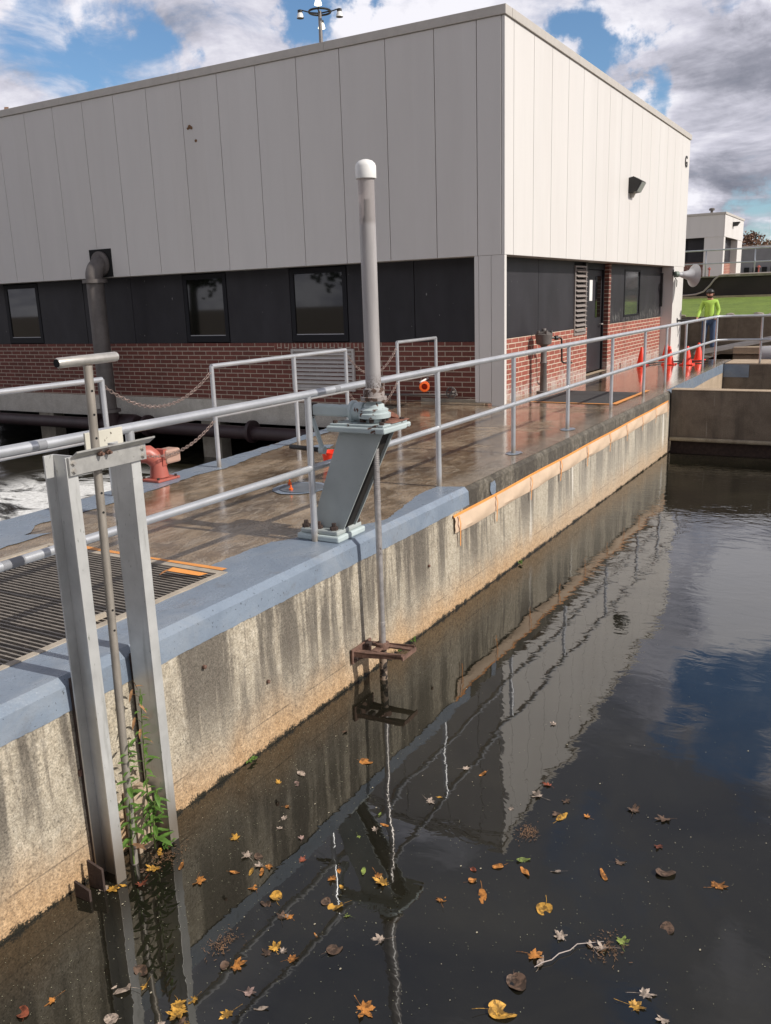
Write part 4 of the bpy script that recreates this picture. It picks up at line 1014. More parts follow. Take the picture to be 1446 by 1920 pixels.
# mat by the door side and its tape
tag(sheet('floor_mat', [(13.12, 3.68), (14.75, 3.62), (14.8, 4.9), (13.12, 4.92)], M['matdark'], .008), 'dark grey rectangular floor mat on the wet walkway beside the brick wall', 'mat')
tag(sheet('masking_tape', [(13.04, 3.62), (13.11, 3.62), (13.11, 4.95), (13.06, 4.95)], M['orange_tape'], .010), 'strip of orange tape along the near edge of the dark floor mat', 'tape')
tag(sheet('masking_tape', [(13.04, 3.55), (15.1, 3.53), (15.1, 3.60), (13.12, 3.64)], M['orange_tape'], .012), 'strip of orange tape along the basin side of the dark floor mat', 'tape')

# round cover with orange bits
c_o = thing('floor_cover', 'blue-grey round cover set flush in the brown walkway behind the hoist pedestal', 'cover', (6.32, 4.62, 0))
m_ = MB(); m_.face([(6.32+.27*math.cos(a)*random.uniform(.96, 1.04), 4.62+.25*math.sin(a)*random.uniform(.96, 1.04), .006) for a in [2*math.pi*i/28 for i in range(28)]]); m_.build('painted_ring', M['coating'], c_o)
MB().lathe([(.20, .006), (.205, .007), (.205, .013), (.19, .014)], (6.32, 4.60, 0), seg=32).build('lid', mat('lidgrey', (.12, .135, .155), .3, var=.2, vscale=10), c_o)
for x, y, lab in ((6.38, 4.78, 'orange plastic plug standing at the back of the round floor cover'), (6.18, 4.62, 'orange plug lying at the near side of the round floor cover')):
    tag(MB().lathe([(.018, .014), (.02, .03), (.008, .035), (.008, .06)], (x, y, 0), seg=10).build('plug', M['orange'], org=(x, y, .014)), lab, 'plug')

# bucket
k_ = thing('bucket', 'small bright orange bucket on the wet walkway behind the pedestal', 'bucket', (7.42, 5.0, 0))
MB().lathe([(.075, 0), (.095, .13), (.10, .13), (.10, .145), (.093, .145), (.07, .01)], (7.42, 5.0, 0), seg=24).build('pail', M['cone'], k_)
m_ = MB(); m_.tube([(7.42+.1*math.cos(a), 5.0, .14-.06*abs(math.sin(a))) for a in [math.pi*i/10 for i in range(11)]], .003, 6); m_.build('handle', M['handle'], k_)

# red valve
r_ = thing('pipe_valve', 'red cast iron valve with a tan actuator bolted to the walkway by the foaming basin', 'valve', (6.10, 6.14, 0))
m_ = MB(); m_.box(5.97, 6.27, 6.05, 6.30, .006, .03, .006); m_.build('base_flange', M['redvalve'], r_)
m_ = MB(); m_.tube([(6.12, 6.18, .03), (6.12, 6.19, .16), (6.10, 6.21, .22), (6.06, 6.25, .265), (5.98, 6.31, .275)], [.095, .078, .085, .088, .085], 20); m_.build('body', M['redvalve'], r_)
m_ = MB(); m_.lathe([(.09, 0), (.1, .01), (.1, .035), (.06, .04), (.055, .02)], (5.99, 6.30, .26), (-.75, .6, -.1), 20); m_.lathe([(.07, .0), (.09, .02), (.09, .05)], (5.95, 6.3, .12), (-.8, .3, 0), 16); m_.build('mouth', M['darkrust'], r_)
m_ = MB(); m_.box(6.14, 6.34, 6.08, 6.24, .16, .30, .02); m_.build('actuator', M['tanvalve'], r_)
m_ = MB(); m_.prism([(6.10, 6.10, .15), (6.16, 6.10, .15), (6.17, 6.10, .31), (6.12, 6.10, .31)], (0, .12, 0)); m_.build('rib', M['redvalve'], r_)
for x, y in ((6.0, 6.08), (6.24, 6.08), (6.0, 6.27), (6.24, 6.27)): MB().lathe([(.014, .03), (.014, .05)], (x, y, 0), seg=6, smooth=False).build('bolt', M['darkrust'], r_)

# cones
def cone():
    t = thing('traffic_cone', 'x', 'traffic cone', (0, 0, 0), 'orange cones on the far walkway')
    MB().box(-.18, .18, -.18, .18, 0, .03, .008).build('base', M['cone'], t)
    MB().lathe([(.135, .03), (.125, .06), (.035, .50), (.028, .51), (.022, .50)], seg=20).build('body', M['cone'], t)
    return t
c0 = cone()
spots = [(20.2, 4.95, 'orange traffic cone nearest the brick wall, mostly behind a railing post'), (22.0, 4.80, 'orange traffic cone at the foot of the white end column'), (20.6, 4.42, 'orange traffic cone just in front of the end column, partly hidden by a post'),
         (20.6, 4.02, 'orange traffic cone standing between the end column and the rightmost cone'), (21.9, 4.02, 'rightmost orange traffic cone at the far end of the walkway')]
for i, (x, y, lab) in enumerate(spots):
    c = c0 if i == 0 else copy_tree(c0); c.location = (x, y, 0); c.scale = (.82, .82, .82); c['label'] = lab
tag(MB().tube([(20.3, 5.0, .02), (21.0, 4.7, .03), (21.3, 4.3, .025), (21.4, 3.7, .03)], .018, 8).build('hose', M['black']), 'dark hose lying along the floor between the traffic cones', 'hose')

# horn loudspeaker on the end column
hn = thing('horn_speaker', 'pale grey horn loudspeaker on the white end column of the building', 'loudspeaker', (24.2, 4.85, 2.0))
hd = Vector((-.12, -.97, -.12)).normalized(); hc = Vector((24.15, 4.93, 2.03))
hd = Vector((.72, -.68, -.08)).normalized(); hc = Vector((23.80, 4.90, 2.04))
MB().lathe([(.05, -.12), (.06, -.1), (.06, 0), (.075, .02), (.09, .10), (.125, .22), (.19, .32), (.285, .385), (.29, .39), (.28, .39), (.18, .30), (.06, .20)], hc, hd, 30).build('horn', M['lampgrey'], hn)
MB().lathe([(.05, -.20), (.075, -.18), (.075, -.10), (.05, -.08)], hc, hd, 18).build('driver', mat('dullgreen', (.14, .18, .15), .5), hn)
m_ = MB(); m_.tube([hc+Vector((0, 0, .0)), hc+Vector((-.05, .15, .06)), (23.95, CY+.01, 2.1)], .018, 8); m_.tube([(23.9, CY, 2.02), (23.9, CY, 2.18)], .02, 8); m_.build('bracket', M['black'], hn)
m_ = MB(); m_.tube([hc-hd*.18]+[Vector((23.72+.12*k, 5.0, 1.96-.22*math.sin(math.pi*k))) for k in (.15, .3, .45, .6, .75, .9)]+[(23.97, CY, 2.0)], .006, 6); m_.build('cable', M['black'], hn)

# ================================================================== FAR GROUND
tag(MB().box(28.0, 28.3, -25, 35, -2, .845, .01).build('retaining_wall', M['conc_brown']), 'low brown concrete retaining wall in front of the grass bank', 'wall')
rg = random.Random(2)
stl = {0: 'tan stone on the retaining wall straight right of the worker', 1: 'dark stone on the retaining wall at the second far railing post', 2: 'small grey stone at the left end of the retaining wall by the column', 3: 'pale stone near the right frame edge on the retaining wall'}
for i, (y, s) in enumerate(((4.35, .10), (3.55, .11), (5.75, .08), (3.2, .07))):
    mb = MB(); g = bmesh.ops.create_icosphere(mb.bm, subdivisions=2, radius=s)['verts']
    for v in g: v.co = Vector((28.35+v.co.x*1.0, y+v.co.y*1.4, .85+s*.3+v.co.z*.5))+Vector([rg.uniform(-.015, .015) for _ in range(3)])
    tag(mb.build('stone', M['stone'], org=(28.35, y, .85)), stl[i], 'stone')
dw = thing('tank_wall', 'long dark tank wall with a pale foot strip above the grass bank', 'wall', (38, 5, 1.3))
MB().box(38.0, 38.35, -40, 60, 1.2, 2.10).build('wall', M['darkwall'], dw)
MB().box(37.9, 38.45, -40, 60, 2.102, 2.15).build('coping', M['conc'], dw)
MB().box(37.7, 37.99, -40, 60, 1.2, 1.37).build('foot_strip', M['conc_tan'], dw)
tag(MB().tube([(37.9, 12, 1.42), (37.9, 7.6, 1.42), (37.9, 7.2, 1.45), (37.9, 6.9, 1.55), (37.9, 6.65, 1.8), (37.9, 6.5, 2.02), (37.9, 6.3, 2.17), (37.9, 5.9, 2.19), (37.9, 2, 2.19)], .035, 8).build('hose', M['cord']), 'pale hose curling down the dark tank wall onto the grass strip', 'hose')
fr_ = thing('railing', 'thin pipe railing on top of the dark tank wall in the distance', 'railing', (38.2, 5, 2.15))
MB().tube([(38.2, -30, 3.17), (38.2, 40, 3.17)], .03, 8).build('top_rail', M['rail'], fr_); MB().tube([(38.2, -30, 2.65), (38.2, 40, 2.65)], .026, 8).build('mid_rail', M['rail'], fr_)
for k in range(12): MB().tube([(38.2, -2.3+1.86*k-.08, 2.14), (38.2, -2.3+1.86*k-.08, 3.17)], .026, 8).build('post', M['rail'], fr_)

# second building
b2 = thing('building', 'smaller distant building with the same pale panels over brick, beyond the tank wall', 'building', (53, 11, 2.06))
bx0, by0, bx1, by1, z0, zs, zt = 50.0, 8.2, 56.3, 20.0, 2.06, 4.30, 5.53
m_ = MB(); y = by0+.05
for w in (1.95, 1.95, 1.95, 1.95, 1.95, 2): m_.box(bx0, bx0+.06, y+.01, y+w-.01, zs, zt-.12, .004); y += w
x = bx0
for w in (2.6, 3.7): m_.box(x+.01, x+w-.01, by0, by0+.05, zs, zt-.12, .004); x += w
m_.build('metal_panels', M['panel'], b2)
MB().box(bx0+.03, bx1, by0+.03, by1, zs+.02, zt-.1).build('panel_backing', M['groove'], b2)
MB().box(bx0-.04, bx1+.04, by0-.04, by1, zt-.115, zt, .005).build('roof_flashing', M['flash'], b2)
MB().box(bx0+.02, bx0+.5, by0+.02, by0+1.0, z0, zs-.002).build('corner_column', M['panel'], b2)
MB().box(bx1-1.7, bx1-.02, by0+.02, by0+.6, z0, zs-.002).build('end_column', M['panel'], b2)
MB().box(bx0+.35, bx0+.6, by0+1.0, by1, z0, 3.05).build('brick_wall', M['brick_shaded'], b2)
MB().box(bx0+.5, bx1-1.7, by0+.35, by0+.6, z0, 3.05).build('brick_wall', M['brick'], b2)
MB().box(bx0+.38, bx0+.6, by0+1.0, by1, 3.052, zs-.002).build('dark_panels', M['charcoal'], b2)
MB().box(bx0+.5, bx1-1.7, by0+.38, by0+.6, 3.052, zs-.002).build('dark_panels', M['charcoal'], b2)
w_ = MB().box(bx0+.9, bx0+2.9, by0+.34, by0+.375, 3.15, 4.15).build('window', M['frame'], b2); MB().box(bx0+.98, bx0+2.82, by0+.33, by0+.338, 3.22, 4.08).build('pane', mat('winpane'), w_)
w_ = MB().box(bx0+.34, bx0+.375, by0+1.9, by0+3.1, 3.15, 4.2).build('window', M['frame'], b2); MB().box(bx0+.33, bx0+.338, by0+1.98, by0+3.02, 3.22, 4.12).build('pane', mat('winpane'), w_)
MB().prism([(52.4, by0, 4.93), (52.4, by0, 5.15), (52.4, by0-.35, 5.15), (52.4, by0-.2, 4.95)], (.4, 0, 0)).build('wall_light', M['black'], b2)
tag(MB().lathe([(.07, 0), (.07, .16), (.14, .18), (.15, .26), (.10, .30)], (50.6, 9.0, zt-.02), seg=12).build('roof_vent', M['pipe']), 'small round vent on the roof of the distant building', 'vent')
b3 = thing('building', 'long low grey shed on the right horizon below the trees', 'building', (72, 0, 2.06))
MB().box(72, 84, -14, 14, 2.06, 4.55).build('wall', mat('greywall', (.20, .20, .205), .7, var=.1, vscale=2), b3)
MB().box(71.9, 84.1, -14.1, 14.1, 4.552, 4.66).build('roof', M['flash'], b3)
for k in range(9): MB().box(71.9, 71.99, 9.9-.62*k, 10.25-.62*k, 2.06, 3.1).build('doorway', M['hole'], b3)
for i, (y, lab) in enumerate(((5.9, 'red pipe fitting on the tank deck in front of the shed'), (8.15, 'red pipe fitting on the tank deck beside the distant building'))):
    tag(MB().lathe([(.03, 0), (.03, .50), (.08, .52), (.08, .56), (.03, .58), (.03, .62)], (46, y, 2.06), seg=10).build('hydrant', M['redvalve'], org=(46, y, 2.06)), lab, 'fitting')

# trees beyond the shed
def tree(label, x, y, z, h, w, mm, seed, nclump=70, per=26, leaf=.22, bare=False, trunkh=.35):
    rg = random.Random(seed); t = thing('tree', label, 'tree', (x, y, z))
    m_ = MB(); m_.tube([(x, y, z), (x+.1, y, z+h*.3), (x, y+.1, z+h*.8)], [h*.03, h*.022, h*.006], 8); cl = []
    for i in range(nclump):
        a = rg.uniform(0, 2*math.pi); k = rg.uniform(0, 1)**.5; zz = trunkh+(1-trunkh)*rg.random(); rr = w*.5*k*math.sin(math.pi*min(.98, (zz-trunkh)/(1-trunkh)*.85+.12))**.7*rg.uniform(.75, 1.15)
        cl.append(Vector((x+rr*math.cos(a), y+rr*math.sin(a), z+h*zz)))
    for c in cl[::3]: m_.tube([(x, y, z+h*.25+(c.z-z)*.25), (x*.5+c.x*.5, y*.5+c.y*.5, c.z*.8+z*.2), c], [h*.010, h*.006, h*.002], 5)
    m_.build('trunk', M['bark'], t)
    g = MB()
    for c in cl:
        s = rg.uniform(.5, 1.2)*w*.09
        for k in range(per):
            p = c+Vector((rg.gauss(0, s), rg.gauss(0, s), rg.gauss(0, s*.7))); q = Vector((rg.uniform(-1, 1), rg.uniform(-1, 1), rg.uniform(-1, 1))).normalized(); u = q.orthogonal().normalized()*leaf*rg.uniform(.5, 1); v = q.cross(u)*.7
            g.face([p-u, p+v, p+u, p-v])
    g.build('crown', mm, t)
M['tg'] = mat('tg', (.06, .085, .03), .8, var=.4, vscale=.5); M['tr'] = mat('tr', (.20, .115, .075), .8, var=.35, vscale=.5); M['ty'] = mat('ty', (.13, .11, .04), .8, var=.35, vscale=.5)
for i, (px_, py_, h, w, mm, lab) in enumerate(((90, 15.2, 3.7, 4, 'tr', 'bare reddish autumn tree right behind the distant building'), (92, 12.6, 4.4, 3.6, 'tr', 'reddish brown tree rising highest behind the grey shed'), (95, 11.3, 3.7, 3.6, 'ty', 'yellowish green tree between the reddish tree and the right frame edge'),
        (93, 8.9, 4.1, 4, 'tg', 'dark green tree at the right frame edge behind the shed'), (97, 5.4, 4.4, 4, 'ty', 'olive tree just beyond the right frame edge'), (98, 18.5, 3.6, 4.5, 'tg', 'green tree hidden behind the distant building'))):
    tree(lab, px_, py_, 2.06, h, w, M[mm], 20+i, 60, 24, .16)
tree('russet tree whose top just shows at the left edge of the roof', 44, 56.5, 2.0, 13.4, 5, M['tr'], 50, 90, 30, .3)

# tree line behind the viewer: it is what the dark windows and panels mirror
pt = tree('tall green tree in the row behind the viewer', -26, 4, -1, 13, 8, M['tg'], 70, 110, 34, .4)
tl_ = [o for o in COL.objects if o.get('label') == 'tall green tree in the row behind the viewer'][0]; tl_['group'] = 'trees behind the viewer'
tl_['label'] = 'green tree straight behind the viewer'
for (dx, dy), lb in zip(((2, 7), (-1, 14), (3, 21), (0, 28), (2, 35), (-2, -7), (1, 42)), ('nearest', 'second', 'third', 'fourth', 'fifth', '', 'last')):
    c = copy_tree(tl_); c.location = (-26+dx, 4+dy, -1); c.rotation_euler = (0, 0, dy*.7)
    c['label'] = ('green tree behind the viewer, %s one towards the foaming basin side' % lb) if lb else 'green tree behind the viewer on the open water side'

# high mast light behind the building
q = thing('light_mast', 'tall steel floodlight mast with a ring of lamps behind the roof', 'floodlight mast', (40, 26.4, 2))
mx, my = 40, 26.35; LS = .72
MB().tube([(mx, my, 2), (mx, my, 9), (mx, my, 15.75)], [.22, .15, .085], 12).build('pole', mat('mastpole', (.23, .21, .20), .5, .4), q)
m_ = MB(); ring = [(mx+.55*math.cos(a), my+.55*math.sin(a), 15.72) for a in [2*math.pi*k/20 for k in range(21)]]; m_.tube(ring, .05, 6, caps=False)
for k in range(4): a = k*math.pi/2+.4; m_.tube([(mx, my, 15.65), (mx+.55*math.cos(a), my+.55*math.sin(a), 15.72)], .035, 6)
m_.build('ring', M['black'], q)
lit = bpy.data.materials.new('lit_lamp'); lit.use_nodes = True; lit.node_tree.nodes['Principled BSDF'].inputs['Emission Color'].default_value = (1, .93, .62, 1); lit.node_tree.nodes['Principled BSDF'].inputs['Emission Strength'].default_value = 2.5
lamps = [((.50, .86), 0), ((-.50, -.86), 0), ((-.86, .5), 1), ((.86, -.5), 1)]
for (dx, dy), on in [((-.50, .87), 0), ((.50, -.87), 0), ((-.87, -.5), 1), ((.87, .5), 1)]:
    x, y = mx+dx*.98, my+dy*.98; dz = 15.62 if not on else (15.9 if dx < 0 else 15.4)
    m_ = MB(); m_.lathe([(.14*LS, .10*LS), (.17*LS, .12*LS), (.17*LS, .28*LS), (.12*LS, .30*LS)], (x, y, dz), seg=16); m_.tube([(mx+dx*.55, my+dy*.55, 15.72), (x, y, dz+.22)], .03, 6); l = m_.build('lamp', M['black'], q)
    m_ = MB(); m_.lathe([(.25*LS, -.22*LS), (.20*LS, -.02*LS), (.16*LS, .10*LS)], (x, y, dz), seg=18); m_.build('reflector', lit if on else M['cap'], l)
    m_ = MB(); m_.lathe([(.245*LS, -.235*LS), (.245*LS, -.222*LS)], (x, y, dz), seg=18); m_.build('lens', lit if on else M['black'], l)

# pit beyond the bend of the walkway: sloping hatch, grey drum
m_ = MB(); quad(m_, 22.3, 24.2, -12, 3.9, -1.6); struct(m_.build('pit_floor', M['hole']))
tag(MB().prism([(23.8, 4.35, .0), (24.0, 4.35, .06), (26.6, 1.2, .62), (26.4, 1.2, .54)], (.55, .25, .0)).build('hatch_cover', M['pipe']), 'long dark tilted hatch cover raised over the pit beyond the railing bend', 'hatch')
tag(MB().box(24.3, 24.7, -6, 3.6, -.3, .16).build('kerb', M['conc_tan']), 'tan concrete kerb behind the dark pit beyond the railing bend', 'kerb')
tag(MB().lathe([(.19, -.6), (.22, -.55), (.22, .55), (.19, .6), (.08, .62)], (23.0, 2.2, .08), (.15, -1, .05), 20).build('drum', M['lampgrey']), 'grey plastic drum lying in the pit at the right frame edge', 'drum')
tag(MB().prism([(23.6, 2.6, .12), (23.6, 2.2, .34), (23.6, 1.4, .36), (23.6, 1.2, .1)], (.3, 0, 0)).build('tarp_bundle', M['lampgrey']), 'crumpled grey sheet bundle above the drum at the right frame edge', 'sheet')

# ================================================================== PERSON
pr = thing('person', 'worker in a bright lime sweatshirt, jeans and black cap standing by the far wall', 'person', (25.2, 4.40, 0))
pr.scale = (.93, .93, .95); PO = Vector((25.2, 4.40, 0)); FD = Vector((-.93, -.20, 0)).normalized(); LD = Vector((-FD.y, FD.x, 0))   # facing, person's left
LD = Vector((0, 0, 1)).cross(FD)
def W3(f, l, z): return PO+FD*f+LD*l+Vector((0, 0, z))
def skinmesh(name, verts, edges, radii, root, mm, sub=2):
    me = bpy.data.meshes.new(name); me.from_pydata([tuple(W3(*v)) for v in verts], edges, [])
    o = bpy.data.objects.new(name, me); COL.objects.link(o)
    md = o.modifiers.new('s', 'SKIN'); md.use_smooth_shade = True
    for i, r in enumerate(radii):
        me.skin_vertices[0].data[i].radius = r if isinstance(r, tuple) else (r, r)
    me.skin_vertices[0].data[root].use_root = True
    s2 = o.modifiers.new('d', 'SUBSURF'); s2.levels = sub; s2.render_levels = sub
    dg = bpy.context.evaluated_depsgraph_get(); nm = bpy.data.meshes.new_from_object(o.evaluated_get(dg)); bpy.data.objects.remove(o)
    for v in nm.vertices: v.co -= PO
    for p in nm.polygons: p.use_smooth = True
    nm.materials.clear(); nm.materials.append(mm); nm.name = name
    ob = bpy.data.objects.new(name, nm); COL.objects.link(ob); ob.parent = pr; ORG[ob] = PO
    return ob
# l>0 is the person's left (right side of the picture)
V = [(0, 0, .93), (0, 0, 1.10), (0, 0, 1.30), (0, 0, 1.42), (.01, 0, 1.49), (.03, -.01, 1.56), (.04, -.01, 1.64),            # spine, neck, head 0-6
     (0, .19, 1.38), (.02, .27, 1.12), (.20, .20, .97), (.26, .17, .95),        # left arm 7-10
     (0, -.19, 1.38), (.07, -.27, 1.12), (.22, -.34, .93), (.27, -.36, .89),        # right arm 11-14
     (0, .10, .88), (.02, .11, .48), (0, .12, .09), (.13, .13, .035),                    # left leg 15-18
     (0, -.10, .88), (.02, -.11, .48), (-.02, -.12, .09), (.11, -.14, .035)]             # right leg
E_ = [(0, 1), (1, 2), (2, 3), (3, 4), (4, 5), (5, 6), (3, 7), (7, 8), (8, 9), (9, 10), (3, 11), (11, 12), (12, 13), (13, 14), (0, 15), (15, 16), (16, 17), (17, 18), (0, 19), (19, 20), (20, 21), (21, 22)]
rad = [.10, .10, .10, .075, .055, .085, .085, .045, .038, .032, .028, .045, .038, .032, .028, .085, .055, .042, .035, .085, .055, .042, .035]
skinmesh('body', V, E_, rad, 0, M['skin'])
# fingers: five per hand, curled
fv, fe, frr = [], [], []
for (hx, hl, hz, sg_) in ((.26, .17, .95, 1), (.27, -.36, .89, -1)):
    b0 = len(fv); fv.append((hx, hl, hz)); frr.append(.026)
    for k in range(5):
        o = (k-1.5)*.018; L = (.055, .065, .06, .045, .035)[k]
        j = len(fv); z = hz-.005; fv.append((hx+.03 if k < 4 else hx+.0, hl+(o if k < 4 else -.035*sg_), z)); frr.append(.009)
        fv.append((hx+.03+L*.6 if k < 4 else hx+.03, hl+(o if k < 4 else -.045*sg_), z-.02)); frr.append(.008)
        fv.append((hx+.03+L*.8 if k < 4 else hx+.05, hl+(o if k < 4 else -.04*sg_), z-.045)); frr.append(.007)
        fe += [(b0, j), (j, j+1), (j+1, j+2)]
nf = len(fv)//2
skinmesh('hand', fv[:nf], [e for e in fe if e[0] < nf], frr[:nf], 0, M['skin'], 1)
skinmesh('hand', fv[nf:], [(a-nf, b-nf) for a, b in fe if a >= nf], frr[nf:], 0, M['skin'], 1)
skinmesh('sweatshirt', [(0, 0, .90), (0, 0, 1.04), (0, 0, 1.18), (0, 0, 1.32), (0, 0, 1.42), (.01, 0, 1.47), (0, .17, 1.39), (.02, .255, 1.14), (.19, .20, .98), (0, -.17, 1.39), (.06, -.265, 1.14), (.21, -.335, .95)],
         [(0, 1), (1, 2), (2, 3), (3, 4), (4, 5), (4, 6), (6, 7), (7, 8), (4, 9), (9, 10), (10, 11)], [.145, .15, .15, .15, .12, .07, .075, .055, .042, .075, .055, .042], 0, M['hivis'])
skinmesh('jeans', [(0, 0, .95), (0, .10, .86), (.02, .115, .48), (0, .125, .08), (0, -.10, .86), (.02, -.115, .48), (-.02, -.125, .08)],
         [(0, 1), (1, 2), (2, 3), (0, 4), (4, 5), (5, 6)], [.155, .11, .08, .075, .11, .08, .075], 0, M['jeans'])
skinmesh('boot', [(-.04, .125, .07), (.05, .13, .05), (.15, .135, .04)], [(0, 1), (1, 2)], [.06, .055, .042], 0, M['pipe'])
skinmesh('boot', [(-.06, -.125, .07), (.03, -.135, .05), (.13, -.145, .04)], [(0, 1), (1, 2)], [.06, .055, .042], 0, M['pipe'])
hd_ = W3(.04, -.01, 1.62)
mb = MB(); g = bmesh.ops.create_uvsphere(mb.bm, u_segments=20, v_segments=12, radius=.108)['verts']
for v in g: v.co = hd_+Vector((v.co.x, v.co.y, v.co.z*.85 if v.co.z > 0 else v.co.z*.1))+Vector((0, 0, .035))
for f in mb.bm.faces: f.smooth = True
pts = [W3(.04+.10*math.cos(a)+.09*max(0, math.cos(a)), -.01+.09*math.sin(a), 1.655) for a in [math.pi*(k/10-.5) for k in range(11)]]
mb.prism([tuple(p) for p in pts], (0, 0, .012)); mb.build('cap', M['black'], pr, org=PO)
skinmesh('beard', [(.085, -.01, 1.515), (.06, .045, 1.53), (.02, .07, 1.56), (.06, -.065, 1.53), (.02, -.09, 1.56)], [(0, 1), (1, 2), (0, 3), (3, 4)], [.042, .035, .02, .035, .02], 0, mat('beard', (.05, .028, .018), .9), 1)
mb = MB()
mb.lathe([(.012, 0), (.018, .015), (.008, .04)], W3(.14, -.01, 1.575), tuple(FD+Vector((0, 0, .4))), 8); mb.build('nose', M['skin'], pr, org=PO)
mb = MB()
for s in (-.032, .030): mb.lathe([(.010, 0), (.010, .006)], W3(.118, s-.01, 1.612), tuple(FD), 8)
mb.build('eyes', M['black'], pr, org=PO)
mb = MB()
for s in (-.098, .088): mb.lathe([(.024, -.008), (.024, .008)], W3(.03, s, 1.60), tuple(LD), 8)
mb.build('ears', M['skin'], pr, org=PO)
tl = thing('hose_nozzle', 'black bag and pale pole the worker holds beside him on the wall', 'equipment', (25.0, 5.0, .0))
mb = MB(); mb.tube([W3(.29, -.37, .87), W3(.35, -.62, .86), W3(.35, -.95, .84)], [.02, .035, .02], 8); mb.build('lance', M['black'], tl)
mb = MB(); g = bmesh.ops.create_icosphere(mb.bm, subdivisions=2, radius=.14)['verts']; rg = random.Random(3)
for v in g: v.co = W3(.35, -.95, .86)+Vector((v.co.x, v.co.y*1.2, v.co.z*.8))*rg.uniform(.8, 1.15)
mb.build('bag', M['black'], tl)

# ================================================================== FLOATING LEAVES
def leafmesh(kind, seed):
    rg = random.Random(seed); bm = bmesh.new()
    if kind == 'maple':
        tips = [(-150, .55), (-95, .8), (-52, .98), (0, 1.15), (52, .98), (95, .8), (150, .55)]; out = []
        for i, (a, r) in enumerate(tips):
            a = a+rg.uniform(-6, 6); r *= rg.uniform(.88, 1.1)
            for da, k in ((-19, .60), (-14, .78), (-8, .80), (0, 1.0), (8, .79), (13, .77), (19, .58)): out.append((math.radians(a+da), r*k*.5))
            if i < len(tips)-1: am = (a+tips[i+1][0])/2; out.append((math.radians(am), .25*rg.uniform(.8, 1.15)))
        pts = [(r*math.cos(a), r*math.sin(a)) for a, r in out]; pts.append((-.12, 0))
    elif kind == 'oval':
        pts = [(.55*math.cos(a), .23*math.sin(a)*(1-.25*math.cos(a))+.02*math.sin(5*a)) for a in [2*math.pi*i/22 for i in range(22)]]
    else:   # heart / birch
        pts = []
        for i in range(26):
            a = 2*math.pi*i/26; r = .40*(1+.30*max(0, math.cos(a))**5-.16*math.exp(-((a-math.pi)/.28)**2))+rg.uniform(-.012, .012); pts.append((r*math.cos(a), r*math.sin(a)*.95))
    curl = rg.uniform(.25, 1.7); ph = rg.uniform(0, 3)
    def zf(x, y): return .0+curl*.35*(x*x*.6+y*y)+.05*math.sin(6*x+ph)*math.sin(5*y)+.012
    c = bm.verts.new((0, 0, .012)); mid = [bm.verts.new((x*.5, y*.5, zf(x*.5, y*.5))) for x, y in pts]; o = [bm.verts.new((x, y, zf(x, y))) for x, y in pts]; n = len(pts)
    for i in range(n):
        j = (i+1) % n; bm.faces.new((c, mid[i], mid[j])).smooth = True; bm.faces.new((mid[i], o[i], o[j], mid[j])).smooth = True
    # stalk
    L = rg.uniform(.4, .8); b = rg.uniform(-.25, .25); w = .011; x0 = -.12 if kind != 'oval' else -.5; prev = None
    for k in range(5):
        t = k/4; x, y = x0-L*t, b*t*t
        a_, b_ = bm.verts.new((x, y+w, .02)), bm.verts.new((x, y-w, .02)); 
        if prev: bm.faces.new((prev[0], a_, b_, prev[1]))
        prev = (a_, b_)
    me = bpy.data.meshes.new(kind+'_leaf'); bm.to_mesh(me); bm.free(); return me
protos = {}
